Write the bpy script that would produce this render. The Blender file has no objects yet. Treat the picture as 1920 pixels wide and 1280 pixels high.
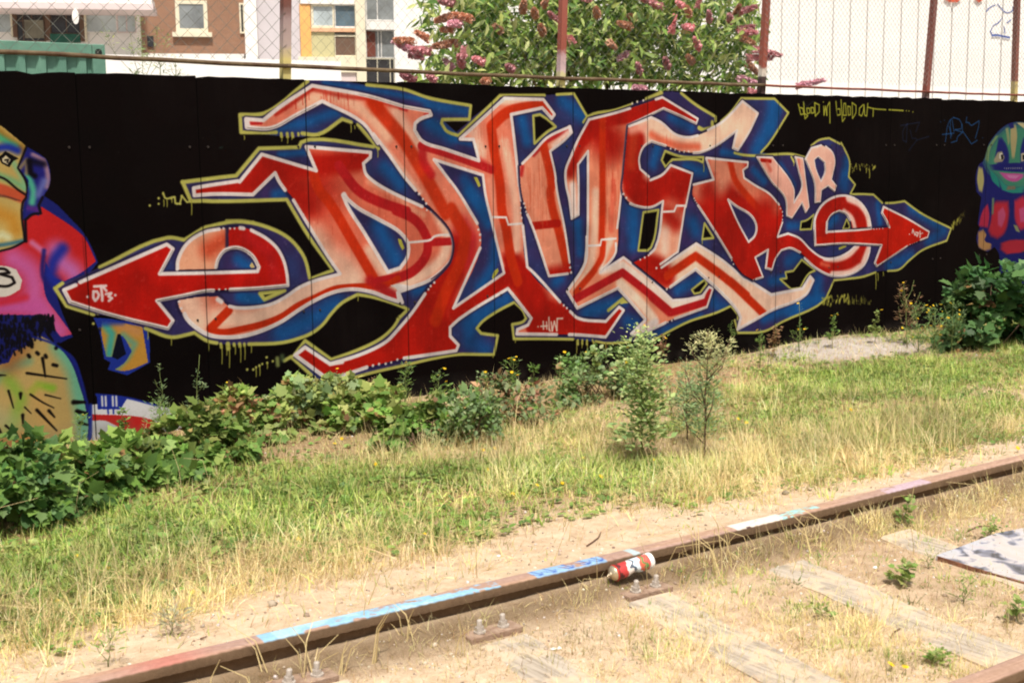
import bpy, bmesh, math, random
import numpy as np
from mathutils import Vector, Matrix
from mathutils.geometry import tessellate_polygon
sc = bpy.context.scene
col = sc.collection
# ------------------------------------------------------------------ camera
FPX = 2400.0                       # focal length in pixels of the 1920 px wide photograph
CAM_Y, CAM_Z = -7.4233, 1.6
_w = np.array([3440.0, -375.0, FPX]); _w /= np.linalg.norm(_w)          # direction along the wall, in camera axes
_u = -np.array([180.0, 17000.0, FPX]); _u /= np.linalg.norm(_u)         # up
_u = _u - _u.dot(_w) * _w; _u /= np.linalg.norm(_u)
_n = np.cross(_u, _w)                                                  # into the wall
RW = np.stack([_w, _n, _u])                                             # world = RW @ (x right, y down, z forward)
CPOS = np.array([0.0, CAM_Y, CAM_Z])
def ray(x, y): return RW @ np.array([x - 960.0, y - 640.0, FPX])
def on_wall(x, y, Y=0.0):
    q = ray(x, y); return CPOS + (Y - CAM_Y) / q[1] * q
def on_ground(x, y, z=0.0):
    q = ray(x, y); return CPOS + (z - CAM_Z) / q[2] * q
cd = bpy.data.cameras.new('camera'); cam = bpy.data.objects.new('camera', cd); col.objects.link(cam)
cd.sensor_width = 36.0; cd.lens = FPX / 1920 * 36.0; cd.clip_start = 0.05; cd.clip_end = 3000
_M = np.column_stack([RW @ np.array([1, 0, 0]), RW @ np.array([0, -1, 0]), RW @ np.array([0, 0, -1.0])])
cam.matrix_world = Matrix.Translation(Vector(CPOS)) @ Matrix(_M.tolist()).to_4x4()
sc.camera = cam
cd.dof.use_dof = True; cd.dof.focus_distance = 7.0; cd.dof.aperture_fstop = 7.0
try: sc.cycles.filter_width = 2.0                 # the softness of a small film print
except Exception: pass
# ------------------------------------------------------------------ sky, sun, exposure
SUN_EL, SUN_AZ = math.radians(63), math.radians(-118)   # where the sun stands (azimuth from +X towards +Y); hazy bright summer day
wd = bpy.data.worlds.new('World'); sc.world = wd; wd.use_nodes = True
nt = wd.node_tree; bgn = nt.nodes['Background']; sky = nt.nodes.new('ShaderNodeTexSky')
sky.sky_type = 'NISHITA'; sky.sun_disc = False; sky.sun_elevation = SUN_EL
sky.sun_rotation = math.radians(90) - SUN_AZ; sky.dust_density = 6.0; sky.air_density = 1.0; sky.ozone_density = 0.5
hs = nt.nodes.new('ShaderNodeHueSaturation'); hs.inputs['Saturation'].default_value = 0.25      # thin white cloud
nt.links.new(sky.outputs[0], hs.inputs['Color']); nt.links.new(hs.outputs[0], bgn.inputs[0]); bgn.inputs[1].default_value = 0.085
sl = bpy.data.lights.new('sun', 'SUN'); sun = bpy.data.objects.new('sun', sl); col.objects.link(sun)
sl.energy = 3.6; sl.angle = math.radians(2.0); sl.color = (1.0, 0.93, 0.82)
_sd = Vector((math.cos(SUN_EL) * math.cos(SUN_AZ), math.cos(SUN_EL) * math.sin(SUN_AZ), math.sin(SUN_EL)))
sun.rotation_euler = _sd.to_track_quat('Z', 'Y').to_euler()
vs = sc.view_settings; vs.view_transform = 'Standard'; vs.look = 'None'; vs.gamma = 1.0; vs.use_curve_mapping = False
vs.exposure = 0.50
# ------------------------------------------------------------------ the paint on the wall, rastered in wall coordinates (metres)
S0, S1, T0, T1, RES = 0.7, 12.7, -0.02, 2.16, 300.0
PW, PH = int((S1 - S0) * RES), int((T1 - T0) * RES)
cv = np.zeros((PH, PW, 3), np.float32)
rng = np.random.RandomState(7)
def vnoise(h, w, cell, seed=0, oct=3):
    """smooth value noise 0..1 of h x w, feature size cell px"""
    r = np.random.RandomState(seed); out = np.zeros((h, w), np.float32); amp = 1; tot = 0
    for o in range(oct):
        c = max(2, cell / 2 ** o); gh, gw = int(h / c) + 3, int(w / c) + 3
        g = r.rand(gh, gw).astype(np.float32)
        yy = np.arange(h) / c; xx = np.arange(w) / c
        yi = yy.astype(int); xi = xx.astype(int); fy = (yy - yi)[:, None]; fx = (xx - xi)[None, :]
        fy = fy * fy * (3 - 2 * fy); fx = fx * fx * (3 - 2 * fx)
        a = g[yi][:, xi]; b = g[yi][:, xi + 1]; c_ = g[yi + 1][:, xi]; d = g[yi + 1][:, xi + 1]
        out += amp * ((a * (1 - fx) + b * fx) * (1 - fy) + (c_ * (1 - fx) + d * fx) * fy); tot += amp; amp *= 0.5
    return out / tot
ORI = dict(A=(400, 140), B=(700, 140), C=(1000, 140), D=(1300, 140), E=(400, 340), F=(700, 340), G=(1000, 340), H=(1300, 340),
           I=(100, 380), J=(350, 480), K=(700, 480), L=(1000, 440), M=(1500, 320), N=(0, 220, 4.0), O=(0, 520, 3.765), Q=(1780, 200, 3.765),
           R=(260, 300, 9.6), T=(1480, 180, 7.68), U=(1680, 210, 11.294), V=(120, 520, 16.0), X=(1000, 590, 32.0), P=(0, 0, 1.0))
def tr(s):
    """'A 10 20 30 40 B 5 6' -> list of photograph points"""
    o = (0, 0, 1.0); out = []; tk = s.split(); i = 0
    while i < len(tk):
        if tk[i].isalpha():
            q = ORI[tk[i]]; o = (q[0], q[1], q[2] if len(q) > 2 else 4.8); i += 1
        else:
            out.append((o[0] + float(tk[i]) / o[2], o[1] + float(tk[i + 1]) / o[2])); i += 2
    return out
def w2(pts):
    return np.array([[p[0], p[2]] for p in (on_wall(x, y) for x, y in pts)])
def mscale(x, y):                                   # metres of wall per photograph pixel
    q = ray(x, y); return -CAM_Y / q[1]
def smooth(pts, closed, lim=38, n=5):
    P = np.array(pts, float); N = len(P)
    if N < 3: return P
    T = np.zeros_like(P)
    for i in range(N):
        if not closed and i in (0, N - 1): continue
        a = P[i] - P[i - 1]; b = P[(i + 1) % N] - P[i]
        la, lb = np.linalg.norm(a), np.linalg.norm(b)
        if la < 1e-9 or lb < 1e-9: continue
        ang = math.degrees(math.acos(max(-1, min(1, a.dot(b) / la / lb))))
        if ang < lim: t = a / la + b / lb; T[i] = t / (np.linalg.norm(t) + 1e-9)
    out = []
    for i in range(N if closed else N - 1):
        p, q = P[i], P[(i + 1) % N]; L = np.linalg.norm(q - p); t0, t1 = T[i], T[(i + 1) % N]
        d = (q - p) / (L + 1e-9)
        a = t0 if t0.any() else d; b = t1 if t1.any() else d
        for k in range(n):
            u = k / n; out.append((2*u**3-3*u**2+1)*p + (u**3-2*u**2+u)*L*a + (-2*u**3+3*u**2)*q + (u**3-u**2)*L*b)
    if not closed: out.append(P[-1])
    return np.array(out)
def topx(W): return np.stack([(W[:, 0] - S0) * RES, (T1 - W[:, 1]) * RES], 1)
def poly(s, curve=True):
    p = tr(s) if isinstance(s, str) else s
    return w2(smooth(p, True) if curve else p)
def mask_of(loops):
    m = np.zeros((PH, PW), bool)
    for W in loops:
        p = topx(W); x0, y0 = np.floor(p.min(0)).astype(int) - 1; x1, y1 = np.ceil(p.max(0)).astype(int) + 2
        x0, y0 = max(0, x0), max(0, y0); x1, y1 = min(PW, x1), min(PH, y1)
        if x1 <= x0 or y1 <= y0: continue
        yy = np.arange(y0, y1)[:, None] + .5; xx = np.arange(x0, x1)[None, :] + .5
        sub = np.zeros((y1 - y0, x1 - x0), bool)
        for i in range(len(p)):
            a, b = p[i - 1], p[i]
            if a[1] == b[1]: continue
            lo, hi = sorted((a[1], b[1])); r0 = max(y0, int(math.floor(lo - .5))); r1 = min(y1, int(math.ceil(hi + .5)))
            if r1 <= r0: continue
            ys = yy[r0 - y0:r1 - y0]
            sub[r0 - y0:r1 - y0] ^= ((a[1] > ys) != (b[1] > ys)) & (xx < (b[0] - a[0]) * (ys - a[1]) / (b[1] - a[1]) + a[0])
        m[y0:y1, x0:x1] ^= sub
    return m
def C(*c): return np.array(c, np.float32) / 255.0
def blend(alpha, color, box=None):
    v = cv if box is None else cv[box[1]:box[3], box[0]:box[2]]
    v += alpha[..., None] * (np.asarray(color, np.float32) - v)
def fill(mask, color, a=1.0):
    ys = np.flatnonzero(mask.any(1)); xs = np.flatnonzero(mask.any(0))
    if not len(ys): return
    b = (xs[0], ys[0], xs[-1] + 1, ys[-1] + 1)
    blend(mask[b[1]:b[3], b[0]:b[2]].astype(np.float32) * a, color, b)
def stroke(s, width, color, soft=0.35, a=1.0, clip=None, closed=False, curve=True, w_end=None):
    """width in photograph px; soft = share of the half width (plus a little) that fades"""
    p = tr(s) if isinstance(s, str) else list(s)
    if len(p) == 1: p = [p[0], (p[0][0] + .01, p[0][1])]
    if curve and len(p) > 2: p = smooth(p, closed)
    p = [tuple(q) for q in p]
    if closed: p = p + [p[0]]
    mx = float(np.mean([mscale(*q) for q in p])) * RES
    r0 = width * mx / 2; r1 = (width if w_end is None else w_end) * mx / 2
    P = topx(w2(p)); pad = max(r0, r1) * (1 + soft) + 2
    x0, y0 = np.floor(P.min(0) - pad).astype(int); x1, y1 = np.ceil(P.max(0) + pad).astype(int)
    x0, y0 = max(0, x0), max(0, y0); x1, y1 = min(PW, x1), min(PH, y1)
    if x1 <= x0 or y1 <= y0: return
    al = np.zeros((y1 - y0, x1 - x0), np.float32); N = len(P) - 1
    for i in range(N):
        A, B = P[i], P[i + 1]; ra = r0 + (r1 - r0) * i / N; rb = r0 + (r1 - r0) * (i + 1) / N
        bx0 = max(x0, int(min(A[0], B[0]) - pad)); bx1 = min(x1, int(max(A[0], B[0]) + pad) + 1)
        by0 = max(y0, int(min(A[1], B[1]) - pad)); by1 = min(y1, int(max(A[1], B[1]) + pad) + 1)
        if bx1 <= bx0 or by1 <= by0: continue
        X = np.arange(bx0, bx1)[None, :] + .5 - A[0]; Y = np.arange(by0, by1)[:, None] + .5 - A[1]
        d = B - A; L2 = d.dot(d) + 1e-9; t = np.clip((X * d[0] + Y * d[1]) / L2, 0, 1)
        dist = np.sqrt((X - t * d[0]) ** 2 + (Y - t * d[1]) ** 2); r = ra + (rb - ra) * t
        f = np.clip((r * (1 + soft) + .6 - dist) / (2 * soft * r + 1.2), 0, 1); f = f * f * (3 - 2 * f)
        v = al[by0 - y0:by1 - y0, bx0 - x0:bx1 - x0]; np.maximum(v, f, out=v)
    if clip is not None: al *= clip[y0:y1, x0:x1]
    blend(al * a, color, (x0, y0, x1, y1))
def dots(s, width, color):
    for q in tr(s): stroke([q], width * rng.uniform(.85, 1.1), color, .25)
WHITE = C(236, 222, 220); YEL = C(186, 182, 92); NAVY = C(48, 42, 88); BLUE = C(20, 84, 150)
RED = C(176, 22, 12); CRIM = C(184, 26, 30); ORED = C(200, 44, 12); PINK = C(238, 160, 132); PALE = C(248, 203, 178); SALM = C(232, 128, 100)
YD = C(176, 172, 70)
def drip(x, y, l, w=2.0, c=YD): stroke([(x, y), (x + .6, y + l * .6), (x + .2, y + l)], w, c, .3, w_end=w * .8)
cv[:] = C(8, 3, 3)
big = vnoise(PH, PW, 160, 3)
cv += (big[..., None] - .5) * C(10, 5, 5)
# ---- painted figure at the left end
def ps(s, c, soft=.2, clip=None, a=1.0): fill(mask_of([poly(s)]), c, a)
fig1 = poly('N -120 40 -10 60 90 130 195 215 330 300 355 330 375 480 330 590 420 650 520 750 630 870 700 1000 735 1090 650 1180 O 380 60 440 250 515 420 470 440 400 480 520 560 575 700 605 850 640 1000 640 1130 560 1250 -200 1250 N -200 500')
m1 = mask_of([fig1])
fill(m1, C(24, 30, 110))
red1 = mask_of([poly('N -150 760 200 770 310 670 420 740 540 820 630 900 720 1080 600 1170 480 1230 400 1200 340 1080 330 1280 O 330 150 400 250 510 400 430 420 300 265 -200 262 N -150 1000')])
fill(red1, C(196, 32, 34))
stroke('N 100 1060 220 1150 260 1280 O 240 150 300 220 420 380', 42, C(205, 92, 160), 1.0, 1, red1)
stroke('O -100 220 100 215 260 215', 34, C(200, 84, 158), 1.0, 1, red1)
stroke('O 0 180 180 140', 12, C(205, 40, 60), 1.0, .9, red1)
stroke('N 240 940 330 1010', 10, C(214, 130, 190), 1.0, .8, red1)
stroke('N 420 1000 480 1100 540 1150 560 1180', 34, C(190, 100, 170), 1.0, 1, red1)
stroke('N 470 985 400 1080 380 1180 420 1240', 20, C(26, 40, 150), .9, .95, m1)
stroke('N 330 1000 320 1180 360 1280', 8, C(28, 26, 110), .7, .9, m1)
stroke('N 620 900 640 1180', 1.2, C(120, 20, 24), .5)
# head
hd = mask_of([poly('N -140 20 -10 55 90 130 195 215 195 240 140 380 190 490 205 600 180 640 185 930 -10 1010 -200 1040')])
fill(hd, C(196, 168, 96))
stroke('N -60 70 60 170 190 250', 16, C(150, 110, 40), 1, 1, hd)
stroke('N -40 130 60 190 110 215', 12, C(60, 170, 130), 1, .9, hd)
stroke('N -60 240 60 225 130 250', 14, C(30, 50, 160), .9, 1, hd)
stroke('N -60 420 100 480 180 530', 12, C(110, 180, 130), 1, .8, hd)
stroke('N 100 340 160 440 195 540', 10, C(130, 190, 140), 1, .8, hd)
stroke('N -40 700 90 760 120 840', 26, C(196, 132, 40), 1, .8, hd)
stroke('N -60 905 20 880 60 900', 14, C(214, 220, 180), 1, .8, hd)
stroke('N -60 965 60 950 180 925', 7, C(40, 100, 130), 1, .9, hd)
stroke('N -100 520 0 540 100 575 175 605', 21, C(202, 84, 52), .3, 1, hd)
stroke('N -100 570 40 590 120 620', 3, C(120, 56, 50), .6, .8, hd)
stroke('N -80 430 30 460 130 540 205 590', 4, C(12, 6, 10), .5)
stroke('N -60 590 60 600 150 625', 2.5, C(90, 50, 40), .8, .8)
ps('N -10 300 40 255 140 310 100 330 70 375 10 340', C(12, 8, 10)); ps('N 15 310 45 285 80 320 55 355 20 335', C(214, 200, 165)); stroke('N 38 322 62 318 55 338', 3.0, C(12, 8, 10), .3)
stroke('N 200 215 135 380 200 500 195 600 170 640 185 930 100 975 -10 1005', 4, C(14, 8, 16), .4)
# ear
er = mask_of([poly('N 200 250 250 265 340 310 360 360 375 500 320 590 300 600 290 660 310 690 290 740 240 720 190 760 200 640 205 560 215 470 140 380')])
fill(er, C(30, 30, 120)); stroke('N 250 280 340 330 360 450 350 520', 9, C(170, 130, 150), .9, .9, er)
stroke('N 210 440 250 560 240 640', 12, C(76, 176, 150), .8, 1, er); stroke('N 150 380 200 320 200 420', 7, C(150, 130, 90), .9, .9, er)
stroke('N 330 480 290 580', 12, C(110, 120, 190), 1, .8, er); stroke('N 220 330 230 420 260 440', 10, C(10, 6, 20), .6, 1, er)
stroke('N 230 330 330 350', 12, C(10, 6, 20), .9, .8, er); stroke('N 210 680 270 690 290 720', 9, C(90, 40, 130), .9, .8, er)
stroke('N 320 600 290 660 305 720 240 730 190 770 195 930', 5, C(12, 8, 20), .4)
# badge on the chest
ps('N -60 1120 40 1115 120 1140 165 1220 150 1290 60 1340 -60 1350', C(226, 218, 208))
stroke('N -30 1135 40 1140 70 1165 0 1175 90 1200 110 1240 60 1265 -30 1262', 5, C(14, 8, 10), .3)
# hand of the figure
ps('O 660 285 760 290 1010 330 1040 370 1060 600 900 690 760 650 780 600 735 575 700 380', C(30, 50, 150))
hm = mask_of([poly('O 720 310 860 320 1005 350 1045 600 880 660 810 650 880 600 930 520 870 420 830 400 790 560 750 560 715 380')])
fill(hm, C(196, 142, 56)); stroke('O 740 330 790 400 770 540', 14, C(70, 165, 150), .9, 1, hm); stroke('O 860 340 970 380', 20, C(200, 140, 90), 1, .8, hm)
stroke('O 870 410 950 470 900 560 830 630', 12, C(96, 160, 140), 1, .8, hm); stroke('O 700 320 860 310', 12, C(36, 60, 160), 1, .9, hm)
ps('O 790 560 830 400 850 400 890 540 830 580', C(8, 10, 30))
# belly
bl = mask_of([poly('O -150 300 100 330 260 400 400 480 500 600 560 760 600 900 620 1100 560 1250 -150 1250')])
fill(bl, C(186, 158, 96)); stroke('O 420 480 520 640 560 820 590 1000 600 1200', 30, C(110, 178, 146), .9, 1, bl)
stroke('O -100 820 60 640 200 590', 16, C(100, 160, 130), 1, .7, bl)
stroke('O 60 720 150 850 100 1000 60 1100', 22, C(124, 170, 56), 1, .75, bl); stroke('O 230 800 270 760 370 780', 14, C(118, 176, 40), .9, .8, bl)
stroke('O -60 980 60 1020', 40, C(170, 176, 130), 1, .6, bl); stroke('O 250 800 330 1000', 26, C(206, 160, 90), 1, .5, bl); stroke('O 60 1180 180 1180', 30, C(190, 110, 50), 1, .8, bl)
stroke('O 130 480 60 600', 40, C(150, 92, 50), 1, .8, bl)
sh = mask_of([poly('O -200 262 300 265 400 400 330 400 220 430 190 480 100 520 60 600 -200 660')])
fill(sh, C(22, 26, 96)); 
for k in range(260):
    x = rng.uniform(-60, 380); y = 262 + rng.uniform(0, 1) ** 1.2 * (330 - max(0, x) * .62); stroke('O %f %f %f %f' % (x, y, x + rng.uniform(-6, 10), y + rng.uniform(16, 40)), 3.4, C(10, 8, 16), .5)
for s in ('215 470 225 490', '260 530 270 540', '320 550 326 562', '200 548 208 560', '375 616 400 622', '395 500 412 470'): stroke('O ' + s, 6.5, C(12, 8, 8), .4)
for s, w in (('300 570 320 700', 6), ('190 675 330 695 470 715', 5), ('60 800 95 920', 4.5), ('215 825 300 880 380 920', 4), ('320 828 430 855', 3.5), ('260 935 400 1080', 6), ('345 940 385 985', 6), ('175 915 220 960', 3),
             ('145 820 145 855', 7), ('160 970 162 1030', 6), ('40 1045 130 1120', 4.5), ('-10 1070 15 1110', 6), ('520 880 610 880', 9), ('545 945 620 960', 9), ('565 1025 620 1040', 7), ('0 690 40 690', 4), ('340 400 375 450', 6)):
    stroke('O ' + s, w, C(14, 9, 8), .4, w_end=w * .5)
stroke('O 240 420 400 480 520 590 575 720 610 860 640 1000 635 1150', 4, C(22, 34, 130), .5, .9)
# lower painted patch beside the figure
lp = mask_of([poly('O 640 900 700 890 690 830 900 850 1100 900 1400 960 1400 1250 640 1250')])
fill(lp, C(222, 222, 226)); fill(mask_of([poly('O 680 820 850 835 900 850 850 930 690 930')]), C(26, 44, 150)); stroke('O 680 825 900 850 1110 905', 4, C(26, 44, 150), .4)
for x in (720, 745, 795, 820): stroke('O %d 840 %d 905' % (x, x + 3), 3.6, C(220, 220, 226), .3)
stroke('O 760 925 765 960', 3, C(26, 44, 150), .4); stroke('O 800 925 802 960', 3, C(26, 44, 150), .4)
fill(mask_of([poly('O 650 965 1000 985 1090 1010 1150 1250 850 1250 830 1080 720 1010 650 1010')]), C(192, 36, 34))
fill(mask_of([poly('O 650 1010 740 1010 830 1050 850 1120 830 1160 640 1170')]), C(206, 210, 216)); stroke('O 640 900 640 1150', 6, C(26, 44, 140), .5)
# ---- painted figure at the right end
q1 = poly('Q 240 380 280 260 340 180 400 130 470 108 560 120 660 160 760 300 800 500 720 640 700 800 690 1100 600 1280 340 1280 350 1040 320 990 270 1025 210 1000 190 930 215 850 200 830 225 640 190 600 185 490 210 410')
mq = mask_of([q1]); fill(mq, C(26, 30, 112))
def pq(s_, c, a_=1.0): fill(mask_of([poly(s_)]) & mq, c, a_)
def soft(s_, c, n=4, a_=1.0):                    # soft edged sprayed patch: the same outline filled from its rim inwards
    W = poly(s_); cen = W.mean(0); base_ = None
    for k in range(n): fill(mask_of([cen + (W - cen) * (1 - .09 * k)]) & mq, c, a_ * (.45 + .55 * k / max(1, n - 1)))
soft('Q 235 400 262 300 330 195 400 135 470 110 560 118 650 160 700 300 660 480 560 600 450 610 380 590 330 520 270 470', C(66, 142, 116))
soft('Q 250 380 270 290 330 200 350 200 290 300 275 400', C(120, 156, 110), 2); soft('Q 285 440 340 500 360 580 300 520', C(34, 140, 128))
soft('Q 330 300 345 220 370 212 405 270 425 350 420 420 340 420 320 370', C(28, 34, 120)); soft('Q 500 300 520 220 545 212 600 300 600 400 500 410', C(28, 34, 120))
soft('Q 430 130 470 120 480 200 470 300 460 370 440 370 430 250', C(184, 172, 124)); soft('Q 395 150 415 145 425 260 415 280', C(150, 164, 120), 3); soft('Q 470 112 520 112 600 180 560 175', C(206, 196, 150), 2)
soft('Q 410 120 450 112 460 150 430 160', C(30, 34, 110), 3, .8); soft('Q 340 320 372 312 392 360 376 392 318 400 310 380', C(168, 158, 132)); soft('Q 352 330 372 324 382 352 368 376 350 366', C(226, 222, 208), 2); soft('Q 362 340 378 338 382 366 368 378', C(12, 10, 18), 2); soft('Q 505 330 540 320 545 380 505 392', C(200, 190, 160)); soft('Q 515 340 535 340 535 375 518 378', C(12, 10, 18), 2)
soft('Q 280 410 380 400 540 400 620 430 600 470 420 460 300 450', C(26, 30, 116), 3)
for k in range(9): pq('Q %d 430 %d 430 %d 442 %d 442' % (386 + k * 15, 392 + k * 15, 391 + k * 15, 386 + k * 15), C(150, 152, 170))
soft('Q 345 460 400 468 470 470 530 475 525 500 480 530 440 532 390 510', C(200, 86, 160)); soft('Q 400 480 500 485 470 510 420 505', C(216, 130, 190), 3)
soft('Q 340 500 400 560 460 580 530 560 520 610 440 612 370 590', C(40, 142, 128), 3); soft('Q 410 560 465 560 470 585 400 590', C(120, 118, 100), 3)
soft('Q 205 420 235 430 246 520 232 610 208 600 194 520', C(192, 184, 120))
soft('Q 240 720 272 680 285 760 275 860 205 850 215 790', C(196, 44, 80)); soft('Q 300 690 330 660 420 660 425 760 390 900 340 940 290 920 270 880 290 800', C(200, 42, 62)); soft('Q 340 740 380 700 400 760 370 860 340 840', C(208, 84, 130), 4, .8)
soft('Q 455 660 520 620 560 700 560 860 500 880 465 820', C(204, 44, 72)); soft('Q 490 720 530 700 540 820 500 820', C(210, 84, 140), 4, .8); soft('Q 300 640 318 640 312 760 298 770', C(110, 132, 110), 3, .8)
soft('Q 360 960 420 940 560 935 600 1000 520 1030 400 1045 355 1010', C(188, 42, 62)); soft('Q 200 880 240 862 262 900 245 935 260 960 300 970 295 1010 240 1025 200 990', C(200, 148, 96)); soft('Q 450 830 480 840 500 890 470 880', C(150, 160, 110), 3, .8)
cv[mq] *= .84
# ---- the lettering: blue body with a yellow line
OUT = tr('A 450 352 M 750 290') and None
OUT = poly('R 790 400 1140 355 1740 285 A 205 910 410 665 770 655 790 610 870 585 1440 650 1485 665 1300 450 1160 400 940 540 250 520 240 362 455 350 640 235 720 165 840 70 P 583 150 640 152 A 1380 95 1720 135 1920 205 '
           'B 560 225 875 280 862 405 1100 225 1140 190 1540 185 1640 180 1805 170 1920 370 C 495 372 740 318 880 270 1040 205 1150 160 1330 168 1460 270 1640 380 D 170 455 130 505 250 420 340 335 430 215 730 215 855 345 680 620 610 700 '
           '740 720 880 715 1005 745 1060 640 1130 590 1220 572 1310 605 1370 670 1405 780 1398 920 1455 990 1410 1078 1500 1075 1620 1080 1690 1140 1715 1165 M 770 292 840 290 940 275 1100 390 1360 520 1320 630 1100 715 980 810 890 890 800 900 700 905 560 955 400 975 305 985 250 1110 220 1165 P 1467 603 1433 621 1384 624 '
           'L 1810 770 1840 740 1820 690 1780 640 1650 700 1400 780 1100 935 870 965 650 975 380 940 0 935 K 1265 745 1250 615 1345 592 1375 560 1345 490 1270 415 1110 500 980 590 930 650 970 695 1120 715 1085 885 1000 885 760 885 520 925 330 970 0 1045 '
           'J 1500 1095 1280 1160 1170 1100 950 915 1065 760 1300 930 1500 860 1750 740 1860 640 1920 545 K 220 570 310 480 260 455 0 370 J 1540 345 1400 420 1300 520 1230 610 1130 690 980 750 850 780 560 792 300 790 190 765 70 690 0 708 '
           'I 1060 1210 830 1130 520 1020 360 1005 120 930 15 770 80 725 290 640 420 580 1030 315 1180 335 1360 225 1600 175 1800 180 E 120 360 280 362 480 410 650 490 740 570 820 690 870 880 1075 800 1040 750 860 500 660 165 0 180 R 940 745')
HOLES = [poly(s) for s in ('B 640 425 850 422 745 520', 'B 1440 372 1500 360 1570 405 1640 470 1560 520 1450 620', 'C 1185 690 1330 738 1530 745 1525 790 1470 768 1250 765 1190 832 1155 770',
         'G 990 280 1125 258 1060 590 1030 622 945 622', 'G 1540 378 1622 510 1520 520', 'L 1545 402 1560 440 1500 522 1450 532 1425 495', 'J 645 330 900 305 700 395',
         'H 970 365 1020 350 1085 300 1060 430 962 435', 'H 1380 340 1408 400 1400 428 1345 430', 'H 975 705 1100 800 1040 830 960 960 880 970 780 880 840 872 828 818 900 805')]
MB = mask_of([OUT]); 
for h in HOLES: MB &= ~mask_of([h])
fill(MB, NAVY)
bn = vnoise(PH, PW, 60, 11, 3); pn = vnoise(PH, PW, 34, 5, 2)
m = MB.astype(np.float32)
blend(m * np.clip((pn - .55) * 2.2, 0, 1) * .45, C(92, 48, 110))
for s, w in (('A 560 480 800 440 1100 340', 20), ('A 1000 75 1400 130 1900 230', 11), ('A 600 720 830 700', 12), ('A 560 1080 640 1060', 18), ('A 1540 830 1680 980', 26), ('B 500 270 820 330', 22), ('B 500 430 700 560', 26), ('B 700 570 880 620', 12),
             ('B 1340 400 1380 600', 20), ('B 1700 230 1880 380', 24), ('B 820 950 1000 1200', 22), ('F 850 100 1030 380', 20), ('F 1100 560 1060 800 960 950', 22), ('G 400 380 420 640', 18), ('G 900 260 900 580', 26), ('C 1080 800 1120 650', 22), ('C 1240 380 1420 480', 20),
             ('C 1380 840 1540 880', 22), ('C 1700 700 1850 720', 14), ('D 720 260 640 560 560 680', 30), ('D 760 320 700 500', 22), ('D 1380 780 1370 1000', 22), ('D 780 820 900 1000', 14), ('D 540 860 640 960', 14), ('E 1480 400 1640 700', 30), ('E 220 700 300 760', 20), ('E 250 1040 420 1090', 18),
             ('J 860 700 1150 560 1350 420', 36), ('J 480 360 660 380', 20), ('K 380 320 440 300', 20), ('K 1250 360 1000 520 860 620 880 760 1000 840', 34), ('L 480 700 800 600', 26), ('L 850 780 960 820', 26), ('L 240 400 200 430', 20), ('L 1300 500 1500 400', 22), ('L 1100 900 1500 760', 20),
             ('L 1620 600 1740 680', 26), ('H 860 720 980 640', 24), ('H 900 870 700 900', 18), ('H 1120 900 1100 1050 900 1180', 28), ('H 640 1230 1150 1050', 20), ('M 1000 320 1300 540 1150 640', 20), ('M 800 860 1000 770', 22), ('M 700 300 720 480', 14), ('H 860 400 960 400', 16), ('H 1230 380 1280 330', 16), ('M 400 30 380 120', 20), ('G 1440 380 1460 440', 26)):
    stroke(s, w, BLUE, .95, .85, MB)
blend(m * np.clip((bn - .5) * 3, 0, 1) * .22, C(22, 110, 190)); blend(m * np.clip((.42 - bn) * 3, 0, 1) * .35, C(28, 26, 66))
def line(s, w=7.5, c=YEL, closed=False): stroke(s, w, c, .3, 1, None, closed)
# yellow contour, broken where the photograph breaks it
line('R 790 400 1140 355 1740 285 A 205 910 410 665 770 655 790 610 870 585 1440 650'); line('A 1485 665 1300 450'); line('A 1240 430 1160 400 940 540 800 530'); line('A 565 520 250 520 240 362 455 350 640 235 720 165 850 60')
line('A 1380 92 1720 135 1920 205 B 560 225 875 280 862 405 B 862 403 620 405 612 440 660 510 765 550 1100 228 1140 188 1540 187', 6.5)
line('B 1650 180 1805 172 1920 370', 5.5); line('C 450 430 495 375 740 318 880 270', 5.5); line('C 1020 225 1090 195 1150 165', 10); line('C 1330 168 1460 270 1640 380 1640 420', 6); line('C 1490 480 1530 500 1610 480 1610 430', 8)
line('D 250 420 340 335 430 215 730 218 855 345 680 620 610 700', 5); line('D 370 705 440 722 560 730 740 718 880 715 1000 745', 5); line('D 1060 640 1130 590 1220 572 1340 635', 4.2); line('D 1355 660 1405 780 1398 920 1455 990 1410 1078 1500 1075 1620 1080 1700 1155', 4.2)
line('M 770 292 840 290 940 275 1100 390 1360 520 1320 630 1100 715 980 810 890 890 790 902', 4.2); line('M 680 915 560 955 400 975 305 985 250 1110 220 1165 P 1467 603 1433 621 1384 624 L 1812 770', 4.8)
line('L 1838 760 1842 720 1780 640 1650 700 1400 780 1100 935', 5); line('L 870 965 650 975 560 958', 5); line('L 360 940 0 935 K 1265 745 1250 615 1345 592 1375 560 1345 490 1270 415 1110 500 980 590 930 650 970 695 1120 715 1085 885 1000 885 760 885 520 925 330 970 0 1045 J 1510 1090', 6)
line('J 1120 1070 950 915 1065 760 1300 930 1500 860 1750 740 1860 640 1920 545 K 220 570 310 480 260 455 0 370 J 1540 345 1400 420 1300 520 1230 610 1130 690 980 750 850 780 560 792', 7)
line('J 270 782 190 765 70 690 0 708 I 1060 1210 830 1130'); line('I 360 1005 120 930 15 770 80 725'); line('I 420 580 1030 315 1180 335 1345 232'); line('I 1370 222 1600 175 1800 180 E 120 360 280 362 480 410 650 490 740 570 820 690 870 880 1075 800 1040 750 860 500 660 165 0 180 R 1170 735', 7.5)
line('R 1130 735 940 740 790 400', 8)
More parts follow.
